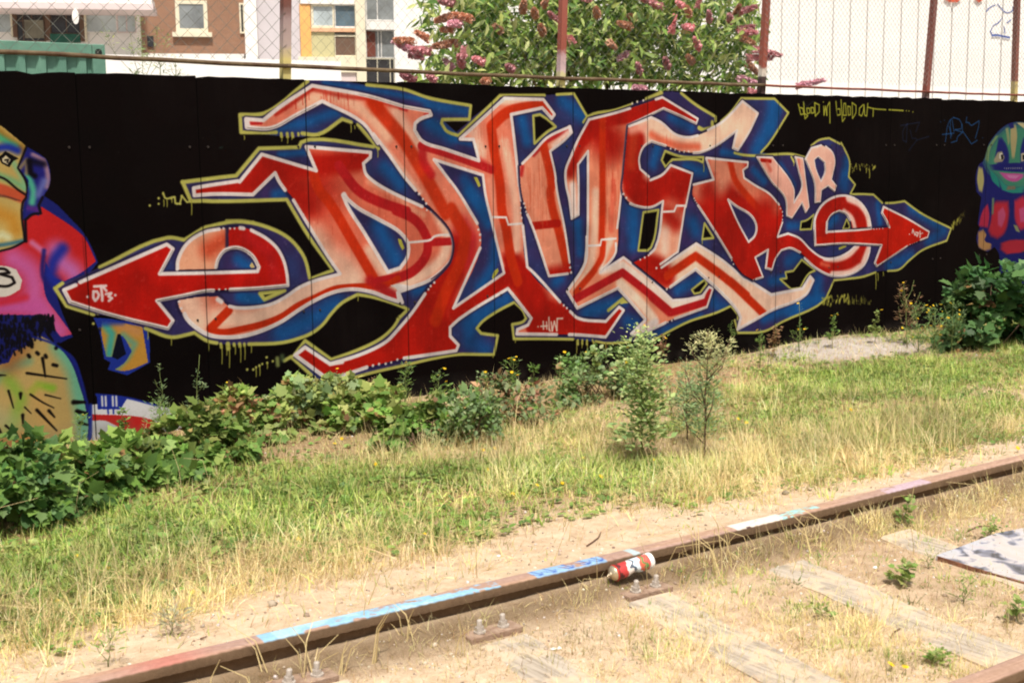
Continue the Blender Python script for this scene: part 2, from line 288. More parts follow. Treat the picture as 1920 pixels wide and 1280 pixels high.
for s, w in (('B 1440 372 1500 360 1570 405 1640 470 1560 520 1450 620', 5.5), ('C 1185 690 1330 738 1530 745 1525 790 1470 768 1250 765 1190 832 1155 770', 5), ('G 990 280 1125 258 1060 590 1030 622 945 622', 5), ('G 1540 378 1622 510 1520 520', 4.6),
             ('L 1545 402 1560 440 1500 522 1450 532 1425 495', 4.6), ('J 660 335 880 310 700 390', 8), ('H 970 365 1020 350 1085 300 1060 430 962 435', 3.8), ('H 1380 340 1408 400 1400 428 1345 430', 3.8), ('H 975 705 1100 800 1040 830 960 960 880 970 780 880 840 872 828 818 900 805', 4.2)):
    line(s, w, YEL, True)
ps('G 1010 300 1100 280 1045 570 1020 600 955 605', C(8, 3, 3)); ps('B 680 432 850 430 745 515', C(8, 3, 3))
for s, w in (('A 610 530 614 560', 6), ('A 665 530 668 560', 6), ('A 710 530 716 560', 6), ('A 765 530 766 545', 5), ('L 400 950 402 985', 5), ('L 440 950 440 980', 5), ('L 482 950 482 985', 5), ('L 530 945 545 975', 4), ('J 305 790 312 820', 6), ('J 370 790 375 830', 9), ('J 425 790 427 805', 6), ('J 475 790 480 810', 7), ('J 518 790 520 805', 6)): line(s, w)
dots('J 545 1020 600 1020 625 1000 655 985 680 970 725 960 775 945 720 910 1180 1110 1225 1145 1265 1165 1320 1160 1355 1140 I 360 1088 400 1000 R 200 820 360 690 360 790 440 610 590 690 640 670 690 790 750 790 775 650 C 890 260 935 245 990 235', 5, YEL)
stroke('R 440 590 470 680 510 700 550 690 610 670 650 670 660 780 740 790 780 650 870 760 950 740', 3.6, YEL, .3)
stroke('J 880 940 940 905', 7, YEL, .4); stroke('J 815 920 820 980', 8, C(150, 160, 90), .7, .8); stroke('J 860 900 865 930', 9, C(90, 110, 70), .9, .7)
for x, y, l in ((458, 255, 7), (528, 255, 10), (539, 255, 14), (547, 253, 9), (598, 250, 10), (658, 235, 13), (665, 236, 6), (708, 282, 13), (359, 377, 26), (307, 375, 12), (313, 376, 12), (322, 374, 6), (391, 643, 15), (416, 646, 36), (425, 646, 20), (430, 646, 43),
                (441, 645, 19), (451, 647, 32), (459, 647, 27), (471, 645, 16), (277, 618, 18), (321, 632, 15), (480, 690, 16), (487, 688, 16), (501, 681, 10), (599, 713, 20), (633, 716, 14), (640, 716, 19), (644, 716, 16), (649, 714, 12), (658, 712, 6), (667, 710, 10), (671, 550, 14),
                (1081, 638, 24), (1091, 638, 14), (1101, 638, 17), (1135, 644, 22), (1112, 640, 14), (924, 664, 6), (966, 634, 8), (1316, 450, 8), (1319, 308, 14), (1488, 296, 15), (1642, 510, 32), (1646, 512, 14), (1656, 510, 7), (1630, 318, 16), (1624, 316, 8)):
    drip(x, y, l)
for k in range(70):
    x = rng.uniform(1540, 1590); y = 563 - (x - 1545) * .1 + rng.uniform(-8, 8); stroke([(x, y), (x, y + rng.uniform(1, 5))], rng.uniform(1.2, 3.4), YD, .5, .8)
for k in range(40):
    x = 1590 + rng.rand() ** 1.6 * 44; stroke([(x, 565 - rng.uniform(-6, 12)), (x, 566 + rng.uniform(-4, 5))], rng.uniform(1, 2.0), YD, .5, .6)
for k in range(60):
    t = rng.rand(); x = 1784 + 26 * t; y = 424 - 26 * t + rng.uniform(-6, 6); stroke([(x, y), (x, y + rng.uniform(1, 6))], rng.uniform(1.0, 2.2), YD, .5, .7 * (1.2 - t))
for k in range(46):
    t = rng.rand() ** 1.4; x = 1594 + 50 * t; y = 313 + rng.uniform(-9, 9) * (1 - .6 * t); stroke([(x, y), (x, y + rng.uniform(0, 4))], rng.uniform(1.0, 2.4), YD, .5, .8)
ps('E 1660 515 1690 520 1720 600 1700 620 1670 560', YD); ps('E 325 760 345 725 375 770 345 785', C(206, 180, 120)); ps('B 900 920 935 925 965 1000 945 1015', YD); ps('F 1065 870 1085 810 1120 780 1125 810 1080 878', YD)
stroke('L 675 680 830 555', 7, YEL, .3); ps('L 800 570 835 545 880 610 780 625', YEL); stroke('H 1315 605 1370 580', 5, YD, .4); stroke('D 880 740 905 790', 4, YEL, .4); stroke('D 1330 610 1350 650', 3, YEL, .4)
# ---- letters
LET = {}
def letter(name, s, base, holes=(), dark=11):
    W = poly(s); H = [poly(h) for h in holes]; LET[name] = (W, H)
    mk = mask_of([W] + H)
    stroke(s, dark, C(36, 28, 62), .35, .9, MB, True)
    fill(mk, base)
    return mk
def grad(mk, x, y, r, c, a=1.0): stroke([(x, y)], r * 2, c, .95, a, mk)
def streaks(mk, x0, x1, y0, y1, n, c, a=.4, l=(14, 40), w=1.6):
    for k in range(n):
        x = rng.uniform(x0, x1); y = rng.uniform(y0, y1); L = rng.uniform(*l); stroke([(x, y), (x + L * .03, y + L)], w * rng.uniform(.5, 1.4), c, .7, a * rng.uniform(.4, 1), mk)
def edge(s, w=7.0, c=None): stroke(s, w, WHITE if c is None else c, .22)
# D with its arm and tail
D_ = 'P 363 353 R 1130 480 1740 375 A 235 965 435 718 925 865 835 650 1415 700 1412 745 1350 800 1370 890 1440 960 1560 1030 1740 1110 1920 1205 F 300 330 F 300 165'
D_ = 'P 363 353 R 1130 480 1790 380 A 235 965 435 718 925 865 835 650 1415 700 1412 745 1350 800 1370 890 1440 960 1560 1035 1740 1125 F 300 165 450 230 600 330 690 450 720 580 700 700 620 800 500 890 350 950 225 995 260 1090 130 1050 0 1000 J 1500 298 1330 322 1150 400 1000 490 850 590 650 680 500 720 350 730 200 710 80 640 0 560 I 1130 940 1125 875 1300 850 1480 842 J 300 380 370 445 450 465 600 462 760 432 900 360 1000 290 1130 230 1380 160 E 1040 690 840 370 720 160 590 0 A 555 885 355 1080 0 1075 R 1000 640'
mk = letter('D', D_, C(226, 110, 84), ['E 1165 125 1300 240 1500 350 1680 460 1750 560 1745 680 1680 780 1570 815 1350 450 1210 230'])
grad(mk, 480, 330, 70, RED); stroke('R 1130 560 A 240 1010 400 880 560 800 P 520 310 P 600 310 P 680 300', 42, RED, .5, 1, mk); stroke('A 640 880 P 560 370 P 575 385', 50, RED, .9, .9, mk); grad(mk, 590, 350, 50, RED, .8)
stroke('E 900 500 1000 640 1200 780 1240 830', 46, PALE, .9, .8, mk); stroke('J 300 560 600 560 900 420 1200 260 1500 230', 40, PALE, .8, .95, mk); stroke('J 20 430 100 600', 60, PALE, .8, .9, mk)
stroke('F 560 240 680 480 620 700 420 860 180 960', 24, PALE, .7, .95, mk); stroke('E 1400 620 1560 860', 20, PALE, .9, .9, mk); stroke('A 1400 960 1700 1130 F 300 220 450 300', 12, C(240, 160, 130), .8, .8, mk)
streaks(mk, 590, 800, 350, 430, 40, C(190, 60, 40), .5)
stroke('A 900 880 E 940 60 1050 200 1250 540 1440 870', 20, ORED, .2, .95, mk); stroke('A 1130 820 1300 1040 1480 1140 1740 1230 F 200 260 350 330 430 410 485 515', 19, CRIM, .15, 1, mk)
stroke('F 490 560 480 650 400 770 300 840 40 905', 19, CRIM, .12, 1, mk); stroke('F 530 548 690 540', 15, CRIM, .12, 1, mk); stroke('J 1900 200 1800 255 1500 275 1330 295 1150 375 1000 445 850 545 700 605 500 655 300 685 210 655', 12, ORED, .15, 1, mk)
stroke('J 1650 220 1880 370', 20, CRIM, .5, .9, mk); stroke('J 375 490 215 650', 17, ORED, .15, 1, mk); ps('F 150 935 250 925 330 940 220 990 200 960', WHITE)
edge('E 645 80 590 0 A 555 885 355 1080 0 1075 R 1000 640 P 363 353 R 1130 480 1790 380 A 235 965 435 718 925 865 835 650 1415 700 1412 745 1350 800 1370 890 1440 960 1560 1035 1740 1125 F 300 165 440 228'); dots('E 740 210 770 255 805 300 F 480 258 520 272 560 298 600 328 640 365', 4.5, WHITE)
edge('F 640 365 690 450 720 580 700 700 620 800 500 890 350 950 225 995 260 1090 130 1050 0 1000 J 1500 298 1330 322 1150 400 1000 490 850 590 650 680 500 720 350 730 200 710 80 640 0 560 I 1180 1000', 7.5); edge('J 385 452 450 465 600 462 760 432 900 360 1000 290 1130 230 1380 160 E 1040 690 840 370 720 170', 6.5)
dots('I 1130 890 1150 950 1180 1005', 5, WHITE); stroke('I 1480 870 1510 890', 9, WHITE, .5)
edge('E 1165 125 1300 240 1500 350 1680 460 1750 560 1745 680 1680 780 1570 815 1350 450 1210 230 1165 125', 7.5); stroke('E 1175 120 1195 160', 10, WHITE, .3); edge('F 320 550 430 540 515 525 550 495 690 480', 4.5); edge('F 215 1000 225 1060', 6)
# the tall letter with the long arm
H_ = 'A 295 400 450 412 600 290 890 100 1380 190 1720 290 B 280 290 505 330 520 365 420 402 375 440 370 500 440 600 640 670 950 775 900 585 780 580 1180 215 1530 225 1630 360 1605 395 1520 300 1240 360 1280 700 1310 1000 1330 1248 F 1345 400 1385 770 1700 1100 1840 1235 1920 1240 L 650 780 770 650 812 680 650 920 400 900 0 895 K 1290 700 1295 660 1390 620 1420 560 1350 470 1210 292 780 560 690 640 690 720 765 800 745 850 300 915 0 985 J 1600 1000 1280 1115 975 890 1065 820 1290 970 1600 870 1800 765 1920 640 K 150 740 340 520 470 330 550 230 640 140 700 60 F 730 560 690 430 580 300 480 200 400 100 310 0 B 280 920 140 720 0 535 A 1480 620 1350 440 980 240 750 360 520 480 300 475'
mk = letter('H', H_, C(234, 128, 102), ['B 545 765 985 905 F 1010 130 1060 340 1175 825 720 1140 965 590 955 430 900 320 680 0'])
lowred = mk.copy(); yy = np.arange(PH)[:, None]; 
stroke('F 760 640 640 900 500 1200 K 200 800 J 1400 1000 1100 880', 80, RED, .35, 1, mk); stroke('F 1240 780 1350 900 K 1500 500 1900 660 L 600 860', 64, RED, .35, 1, mk); stroke('K 760 500 1180 250', 40, RED, .2, 1, mk); stroke('K 900 620 L 100 820', 30, RED, .2, 0, mk); stroke('K 400 860 700 800 600 640', 60, RED, .3, 1, mk)
stroke('L 0 830 300 840 600 870 760 700', 34, RED, .2, 1, mk); stroke('J 1100 870 1290 1040 1600 930', 20, RED, .2, 1, mk)
stroke('F 800 400 880 520 840 700', 34, C(205, 40, 44), .8, .95, mk)
stroke('A 800 260 980 190 1250 260 1450 420 1560 560', 24, C(246, 190, 160), .8, .9, mk); stroke('B 200 330 300 480 420 640', 22, C(248, 190, 165), .8, .9, mk); stroke('A 1500 600 1700 850 1860 1060', 10, C(250, 190, 165), .8, .8, mk)
streaks(mk, 520, 720, 158, 190, 46, C(200, 40, 24), .7, (8, 26), 2.0); stroke('A 560 360 700 270 890 130', 7, RED, .8, .8, mk); stroke('A 330 440 430 438', 5, CRIM, .4, 1, mk); stroke('A 890 130 1200 200 1400 220 1700 300', 8, RED, .9, .7, mk); streaks(mk, 600, 720, 165, 185, 20, C(210, 90, 70), .4)
stroke('B 0 230 60 330 250 560 400 800 560 1080 650 1248 F 700 250 830 480 790 700 650 1000 560 1248', 26, ORED, .3, .9, mk); stroke('B 0 250 30 290', 30, ORED, .6, .9, mk); stroke('B 240 300 300 320', 6, CRIM, .6, .8, mk); stroke('B 460 360 500 350', 4, CRIM, .6, .7, mk)
stroke('B 430 640 700 725 950 815 1070 860', 15, CRIM, .15, .95, mk); stroke('B 440 660 450 780 520 900', 18, CRIM, .5, .9, mk)
stroke('B 900 500 960 700', 26, C(250, 196, 174), .8, .9, mk); stroke('B 1180 620 1240 900 1290 1240 F 1290 600', 20, C(250, 190, 165), .7, .95, mk); stroke('B 1160 240 1500 240', 12, C(250, 200, 180), .7, .9, mk); stroke('B 1040 950 1080 1200 F 1080 500 1160 760', 10, C(244, 150, 124), .8, .9, mk)
stroke('B 1600 370 1510 275 1200 345 1060 470 1090 700 1140 1000 1160 1248 F 1190 400 1240 700 1300 900', 21, ORED, .2, .95, mk); stroke('B 950 780 1060 850', 14, CRIM, .8, .8, mk); streaks(mk, 880, 960, 210, 290, 24, C(205, 90, 60), .5)
edge('J 1400 952 1290 970 1065 820 975 890 1280 1115 1620 1000', 7.5); edge('J 1290 970 1600 870 1800 765 1920 640 K 150 740 340 520 465 340', 7); dots('J 1675 985 1730 972 1790 967 1840 955 1895 932 K 215 932', 5, WHITE); edge('K 275 918 300 915 745 850 765 800 690 720 690 640 780 560 1210 292 1350 470 1420 560 1390 620 1295 660 1290 700 1650 705', 6.5)
dots('K 495 300 515 270 548 238 B 410 1075 445 1120 475 1160', 5, WHITE); edge('L 320 897 400 900 650 920 812 680 770 650 650 780 400 750 330 690', 6); edge('L 240 605 0 340 F 1385 770 1345 400', 6); dots('L 272 635 300 660', 5, WHITE)
edge('F 1330 170 1310 0 B 1310 1000 1280 700 1240 360 1520 300 1605 395 1630 360 1530 225 1180 215 780 580 900 585 950 775 640 670 440 600 370 500 375 440 420 402 520 365 505 330 280 290 A 1720 290 1380 190 890 100 600 290 450 412 295 400 300 475 520 480 750 360 980 240 1350 440 1480 620 B 0 535 140 720 280 920 380 1040', 6.8)
stroke('A 300 410 310 470', 10, WHITE, .3); dots('F 1325 240 1325 285 1335 330', 4, WHITE); edge('F 690 0 700 10 900 320 935 380', 6); dots('F 945 435 960 480 960 530', 5, WHITE); edge('F 960 600 720 1140 1175 825 1060 340 1010 130 B 985 905 545 765 F 690 0', 6); edge('F 1075 322 1195 325 1215 390 1335 380', 4.2)
stroke('F 500 225 600 330 690 450 725 580 700 700 620 800 520 880', 2.2, C(60, 20, 40), .5, .9)
# the A between
A_ = 'B 1315 830 1440 700 1560 570 1770 465 1785 520 1720 590 1590 690 1640 930 F 1640 0 1720 420 1780 820 1580 850 1400 330 1350 180 B 1325 1000'
mk = letter('A', A_, C(236, 146, 116), dark=9)
stroke('B 1440 720 1560 600 1760 500', 9, CRIM, .5, .9, mk); stroke('B 1530 640 1600 1000 F 1590 100 1680 500 1750 800', 19, ORED, .25, .95, mk); stroke('F 1430 402 1660 378', 15, RED, .15, 1, mk); stroke('F 1600 830 1760 800', 24, RED, .9, 1, mk)
streaks(mk, 985, 1030, 290, 400, 40, C(205, 90, 60), .5, (20, 60)); stroke('B 1340 830 1330 900', 8, CRIM, .9, .9, mk); stroke('B 1620 640 1750 520', 10, C(250, 214, 200), .8, .9, mk)
edge('B 1340 800 1440 700 1560 570 1770 468 1785 520 1720 590 1590 690 1640 930 F 1640 0 1720 420 1765 730', 5.2); stroke('B 1765 475 1775 520', 8, WHITE, .3); dots('F 1770 775 1778 820', 5, WHITE); edge('F 1750 830 1580 852 1400 330 1385 300', 5.2); dots('F 1355 200 1365 235 1375 275', 4, WHITE)
# the tall L
L_ = 'C 290 860 340 730 390 610 500 405 740 345 880 300 1160 205 1480 400 1465 440 1320 370 1170 305 845 460 820 700 790 1050 G 765 330 740 640 600 820 810 685 1030 860 1250 1070 1380 1060 1520 1030 1580 950 1615 965 1560 1130 1250 1240 L 1040 860 900 905 880 890 1010 765 880 610 760 480 395 660 305 510 465 240 G 485 500 490 0 C 490 690 400 810 405 1100 G 405 300 345 335 320 150 295 0'
mk = letter('L', L_, C(238, 140, 108), dark=10)
stroke('C 440 560 600 420 900 360 1170 260 1470 420', 30, RED, .3, 1, mk); stroke('C 560 480 700 620', 70, RED, .8, 1, mk); stroke('C 330 880 400 700 480 560', 22, RED, .8, .95, mk); stroke('C 350 1000 370 1240 G 375 300', 16, C(246, 222, 214), .7, 1, mk)
stroke('G 560 100 540 560 500 780 380 980', 18, PALE, .7, .9, mk); stroke('G 690 540 600 760', 14, C(250, 200, 180), .7, .9, mk); stroke('G 720 0 700 440', 11, C(226, 100, 76), .7, .8, mk); streaks(mk, 1125, 1160, 240, 400, 40, C(196, 50, 30), .5, (20, 60))
stroke('C 620 380 618 1248 G 612 520', 15, ORED, .35, .95, mk); stroke('G 625 560 610 690 380 1000', 14, ORED, .3, .95, mk); stroke('G 620 800 800 750 1000 900 1260 1110 1540 1060', 17, C(248, 226, 214), .6, .95, mk); stroke('L 780 440 950 600 1080 760', 20, C(250, 220, 198), .5, .95, mk); stroke('L 940 860 1100 790', 16, WHITE, .6, .9, mk)
stroke('G 370 1060 800 820 1040 1010 1240 1180 1550 1085 1600 970', 15, CRIM, .15, 1, mk); stroke('L 1060 560 1220 700', 15, CRIM, .3, 1, mk)
edge('C 500 405 740 345 870 305', 5); edge('C 1100 225 1160 205 1480 400 1465 440 1320 370 1170 305 845 460 820 700 790 1050 G 765 330 752 420', 5); edge('C 500 405 390 610 340 730 290 860 295 1000 G 320 150 345 335 405 300 405 0 C 400 810 490 690 490 1100 G 485 500 L 465 240', 5.2)
edge('G 480 500 470 720 305 990 L 305 510 395 660 760 480 880 610 1010 765 880 890 900 905 1040 860 1190 790', 6); edge('G 740 560 740 640 600 820 810 685 1030 860 1250 1070 1380 1060 1520 1030 1580 950 1615 965 1560 1130 1270 1235', 5.2); dots('L 1210 785 1245 770 C 890 262 935 245 990 235', 4.2, WHITE); edge('G 490 580 600 575 610 525 740 515', 4)
# C joined to its lower bars
C_ = 'C 850 470 950 430 1060 385 1150 430 1280 540 1400 565 1520 530 1640 470 D 240 440 320 370 440 240 580 350 500 520 400 680 355 660 390 505 200 640 60 700 C 1330 690 1190 640 1060 600 990 650 950 760 960 850 1050 940 1160 900 1235 815 1430 890 G 1365 220 1300 635 1120 785 1465 560 1700 710 1900 880 H 450 860 700 1020 850 990 980 965 1050 855 1080 890 1010 1020 700 1160 580 1230 P 1383 617 L 1865 745 1840 690 1700 530 1460 310 1200 490 G 900 730 1030 660 1095 600 1165 180 1050 235 920 220 860 190 800 90 C 810 900'
mk = letter('C', C_, PALE, dark=9)
stroke('C 900 600 880 800 900 1000 1000 1100 1250 1000 1350 950 G 1200 150', 56, RED, .3, 1, mk); stroke('C 900 560 880 800', 24, C(210, 60, 30), .9, .8, mk); grad(mk, 1260, 350, 50, RED); stroke('C 1100 1120 1290 1180', 40, RED, .4, 1, mk); stroke('C 1060 540 1150 590 1300 640 1480 650', 14, C(226, 100, 70), .9, .9, mk); stroke('C 880 500 1000 470', 16, C(240, 160, 140), .9, .9, mk)
stroke('G 1220 320 1200 600', 60, C(240, 150, 120), .6, .8, mk); stroke('G 1200 300 1280 380', 30, RED, .9, .9, mk); stroke('G 1180 470 1180 620', 22, C(252, 210, 190), .9, .9, mk); stroke('G 950 730 1100 760 1200 860', 40, RED, .5, 1, mk); grad(mk, 1226, 525, 26, RED)
stroke('G 1200 850 1460 670 1700 850 1920 1030 H 330 900 640 1200', 17, ORED, .25, 1, mk); stroke('G 1250 700 1460 600 1700 760 1920 920', 10, C(252, 220, 200), .7, .9, mk); streaks(mk, 1190, 1260, 250, 300, 20, RED, .4)
edge('C 860 465 950 430 1060 385 1150 430 1280 540 1400 565 1480 548', 5); edge('D 130 500 240 440 320 370 440 240 580 350 500 520 400 680 355 660 390 505 200 640 60 700 0 705', 5); dots('C 1235 665 1275 675 1315 692 1355 695 1395 693', 4.2, WHITE); edge('C 1190 640 1060 600 990 650 950 760 960 850 1040 920', 5); edge('C 1050 950 1160 900 1235 815 1430 890 1370 1190 G 1365 220 1300 635 1140 745', 5)
dots('G 1105 780 1200 970', 5, WHITE); edge('G 1150 775 1465 560 1700 710 1900 880 H 450 860', 5.2); edge('H 450 860 700 1020 850 990 980 965 1050 855 1080 890 1010 1020 700 1160 580 1230 P 1383 617 L 1865 745 1840 690 1700 530 1460 310 1230 470', 6); dots('G 960 705 1000 685 1035 665', 4, WHITE); edge('G 1050 650 1095 600 1165 180 1050 235 920 220 870 200', 5); dots('C 808 1075 833 1110', 5, WHITE); edge('G 1155 275 1265 270 1285 220 1360 220', 4.2)
# R running into the ring
R_ = 'D 115 750 300 770 490 790 485 830 445 860 455 930 560 1000 680 1070 770 1170 H 790 240 800 330 755 500 850 470 950 510 1060 620 1170 690 1280 690 1390 640 1460 575 1590 575 1580 650 1530 760 1400 840 1250 850 1100 780 960 640 870 600 790 620 740 690 705 795 650 780 670 615 555 685 625 860 530 885 440 830 340 690 180 430 40 210 C 1430 1080 1440 990 1620 945'
mk = letter('R', R_, RED, ['H 310 165 380 220 520 310 565 400 550 490 495 545 400 370'], dark=9)
stroke('D 200 800 300 880 200 1000 60 1020', 46, C(240, 150, 120), .7, .95, mk); stroke('D 400 820 420 960 560 1060 720 1180', 34, C(236, 130, 100), .7, .95, mk); stroke('D 130 1050 H 200 300', 44, RED, .8, .9, mk); stroke('D 330 790 375 950 480 1090 600 1230', 14, ORED, .4, .95, mk); grad(mk, 1435, 398, 28, RED)
stroke('H 1180 700 1300 700 1400 660 1480 580', 10, C(250, 210, 195), .7, .95, mk); stroke('H 1250 840 1400 830 1520 760 1580 600', 16, C(248, 210, 196), .5, .95, mk); stroke('H 1100 730 1250 770 1400 740 1500 640 1520 580', 14, RED, .3, 1, mk); stroke('H 1150 740 1220 760', 8, C(230, 110, 80), .9, .7, mk)
edge('D 115 750 300 770 490 790 485 830 445 860 455 930 560 1000 680 1070 770 1170', 4.6); dots('H 780 245 800 275 803 310 800 345', 3.4, WHITE); edge('H 800 370 755 500 850 470 950 510 1060 620 1170 690 1280 690 1390 640 1460 578', 4.4); edge('H 1590 580 1580 650 1530 760 1400 840 1250 850 1100 780 1000 690', 4.6); edge('H 960 640 870 600 790 620 740 690 705 795 650 780 670 615 555 685 625 860 560 880', 4.4)
edge('H 340 690 180 430 40 215', 4.6); dots('H 345 710 360 745 5 155 15 175 28 195 540 885', 3.4, WHITE); edge('C 1440 990 1620 945 1555 760', 4.6); edge('H 310 165 380 220 520 310 565 400 550 490 495 545 400 370 310 165', 4.6)
# the e at the left with its arrow
mk = letter('e ring', 'I 1115 605 1120 520 1200 370 1360 265 1500 235 1700 225 1700 405 1640 402 1540 430 1480 510 1462 600', C(240, 168, 134), dark=11)
stroke('I 1400 420 1560 330 1700 320', 34, C(206, 60, 30), .9, .8, mk)
U_ = 'I 95 785 290 690 1020 375 1075 415 955 640 1370 632 1835 618 1848 580 1800 490 1730 430 1640 402 1575 415 1575 228 1700 222 1800 250 E 340 440 470 510 570 600 630 710 660 830 665 935 400 960 150 975 I 1390 790 1160 835 930 880 1075 1060 1030 1130 500 1000 150 890'
mk = letter('e arrow', U_, C(186, 20, 12), dark=13); stroke('E 300 500 500 640 560 880', 22, CRIM, .9, .7, mk); stroke('I 300 700 600 700', 30, C(170, 14, 6), .9, .6, mk); grad(mk, 150, 555, 20, C(120, 16, 10), .5)
edge('I 200 740 95 785 150 890 500 1000 1030 1130 1075 1060 930 880 1160 835 1390 790 1440 790', 7); edge('I 1590 780 E 150 972 400 960 670 935 660 830 630 710 570 600 470 510 340 440', 7); edge('I 240 715 1020 375 1075 415 955 640 1370 632 1835 618 1848 580 1800 490 1730 430 1640 402 1540 430 1480 510 1462 580', 7); edge('I 1115 600 1120 520 1200 370 1360 265 1490 238', 6.5)
dots('I 1490 782 1548 780 1530 232 1588 232 1628 232 1118 530', 4.6, WHITE); stroke('I 1680 228 1710 232', 7.5, WHITE, .3)
for q in ('V 900 270 1250 250', 'V 1100 260 1140 560', 'V 880 430 880 620 930 690', 'V 880 420 980 420 1040 520 1000 620 930 690', 'V 1140 560 1140 690', 'V 1250 500 1410 470 1330 570 1430 620 1340 700', 'V 1180 300 1260 400', 'V 700 580', 'V 1530 530'): stroke(q, 5.2, C(232, 206, 206), .3)
# small U and P
mk = letter('U', 'D 570 740 710 745 900 1020 902 1155 975 1010 950 880 915 740 985 755 1010 960 1040 1190 H 1010 280 975 190 885 330 840 310 825 150 D 700 960', C(242, 176, 158), dark=8)
stroke('D 610 770 690 780', 7, RED, .3, 1, mk); stroke('D 660 800 690 860', 8, C(226, 110, 90), .9, .9, mk); stroke('D 945 770 950 900', 6, C(226, 120, 104), .8, .9, mk); edge('D 570 742 710 745 900 1020 902 1155 975 1010 950 880 915 740 985 755 1010 960 1040 1190 H 1010 280 975 190 885 330 840 310 825 150 D 700 960 570 742', 3.2)
mk = letter('P', 'D 1005 760 1060 660 1150 635 1230 670 1270 770 1255 880 1240 945 1285 1000 1270 1050 1210 1000 1150 1040 1140 1145 1095 1150 1090 980 1045 850', C(244, 186, 168), ['D 1085 765 1120 738 1180 790 1182 880 1145 960 1100 850'], dark=8)
edge('D 1005 760 1060 660 1150 635', 3.2); edge('D 1190 645 1250 700 1272 780 1255 880 1240 945 1285 1000 1270 1050 1210 1000 1150 1040 1140 1145 1095 1150 1090 980 1045 850 1005 760', 3.2); edge('D 1085 765 1120 738 1180 790 1182 880 1145 960 1100 850 1085 765', 3)
# ring and arrow at the right
mk = letter('right ring', 'H 1095 575 1085 430 1100 310 1170 200 1290 135 1400 135 1500 190 1570 290 1600 415 1425 425 1410 350 1370 290 1310 265 1240 300 1200 370 1195 455 1190 575', RED, dark=8)
stroke('H 1400 140 1500 190 1570 290 1595 420', 20, C(248, 206, 194), .35, 1, mk); stroke('H 1350 270 1420 330 1450 425', 10, C(248, 200, 186), .6, .95, mk)
edge('H 1095 575 1085 430 1100 310 1170 200 1290 135 1400 135 1500 190 1570 290 1600 415', 4.6); edge('H 1410 350 1370 290 1310 265 1240 300 1200 370 1195 455', 4.2)
mk = letter('right arrow', 'H 1095 575 1092 450 1195 455 M 500 535 800 510 775 450 735 380 750 325 960 430 1160 550 1145 600 960 680 690 860 670 830 730 670 400 655 130 672', C(194, 26, 10), dark=8)
fill(mask_of([poly('H 1094 380 1190 380 1190 500 1094 500', False)]), RED); edge('H 1200 370 1195 455'); edge('H 1088 370 1090 430 1095 575 M 400 655 730 670 670 830 690 860 960 680', 4.2); edge('M 1080 625 1145 600 1160 550 960 430 750 325 735 380 775 450 800 510', 4.2); edge('H 1195 455 M 500 535 640 520', 4.2); dots('M 660 525 685 525 710 523 740 520 985 665 1010 660 1030 650 1050 642', 2.6, WHITE)
stroke('M 1005 560 1010 530 1030 580', 3, C(232, 206, 200), .3); stroke('M 1035 555 1060 560 1050 590 1035 570', 3, C(232, 206, 200), .3); stroke('M 1075 545 1075 600', 3, C(232, 206, 200), .3); stroke('M 1078 570 1100 560', 2, C(232, 206, 200), .3); stroke('M 980 572', 2.4, WHITE, .3)
for q in ('X 580 400 600 850', 'X 440 690 820 670', 'X 780 430 800 850', 'X 920 150 940 900', 'X 930 850 1000 980', 'X 1060 430 1120 960', 'X 1120 960 1250 400', 'X 1250 400 1400 950', 'X 1400 950 1420 250', 'X 1420 230 1730 220', 'X 270 710'): stroke(q, 3.4, C(234, 206, 190), .4, .95)
# yellow line of words and the blue tags
for q in ('T 130 120 165 270 210 260 195 180 155 170', 'T 205 90 225 330 265 290 230 260', 'T 250 180 260 260 300 240 290 180 250 180', 'T 310 170 320 250 360 240 350 170 310 170', 'T 365 100 375 290', 'T 365 100 430 130 430 230 375 290', 'T 490 90', 'T 495 150 500 280', 'T 500 270 520 150 540 280', 'T 540 280 545 160 580 90 585 390',
          'T 670 80 690 280 735 270 730 190 680 190', 'T 745 60 765 370 800 320', 'T 785 110 775 280 820 280 810 110 785 110', 'T 840 150 850 280 880 270 880 160 840 150', 'T 905 100 910 320', 'T 905 100 960 140 955 250 910 325', 'T 1060 130 1010 180 1005 270 1040 290 1065 230 1075 130', 'T 1075 130 1085 280 1115 290 1130 110', 'T 1135 165 1215 185 1390 200', 'T 1210 190 1205 295', 'T 1435 200 1640 212', 'T 1685 215', 'T 1722 218', 'T 1780 232'):
    stroke(q, 2.6, C(176, 178, 60), .4, .95)
for q in ('U 1045 630 1130 200 1220 120', 'U 1150 180 1160 560', 'U 1190 180 1230 420', 'U 980 480 1230 450', 'U 1220 120 1340 160 1390 260 1380 360 1250 380', 'U 1250 380 1400 430', 'U 1400 260 1410 430 1300 540 1290 610 1170 650', 'U 1120 300 1180 500', 'U 1420 420 1600 680 1720 600', 'U 1500 110 1480 220 1550 230', 'U 1550 250 1600 290 1760 190 1750 300 1680 560', 'U 945 210', 'U 1025 180', 'U 1835 550'): stroke(q, 1.8, C(34, 92, 160), .7, .8)
for q in ('U 240 250 220 640', 'U 240 250 150 400 150 600 220 640', 'U 300 380 340 560 430 560', 'U 100 290 500 220 420 420', 'U 430 600 700 520', 'U 440 600 270 820'): stroke(q, 1.8, C(28, 44, 84), .8, .6)
stroke('D 990 240 1020 290 1080 240', 2, C(60, 70, 70), .7, .5); stroke('A 60 660 80 655', 3, C(40, 60, 54), .9, .6)
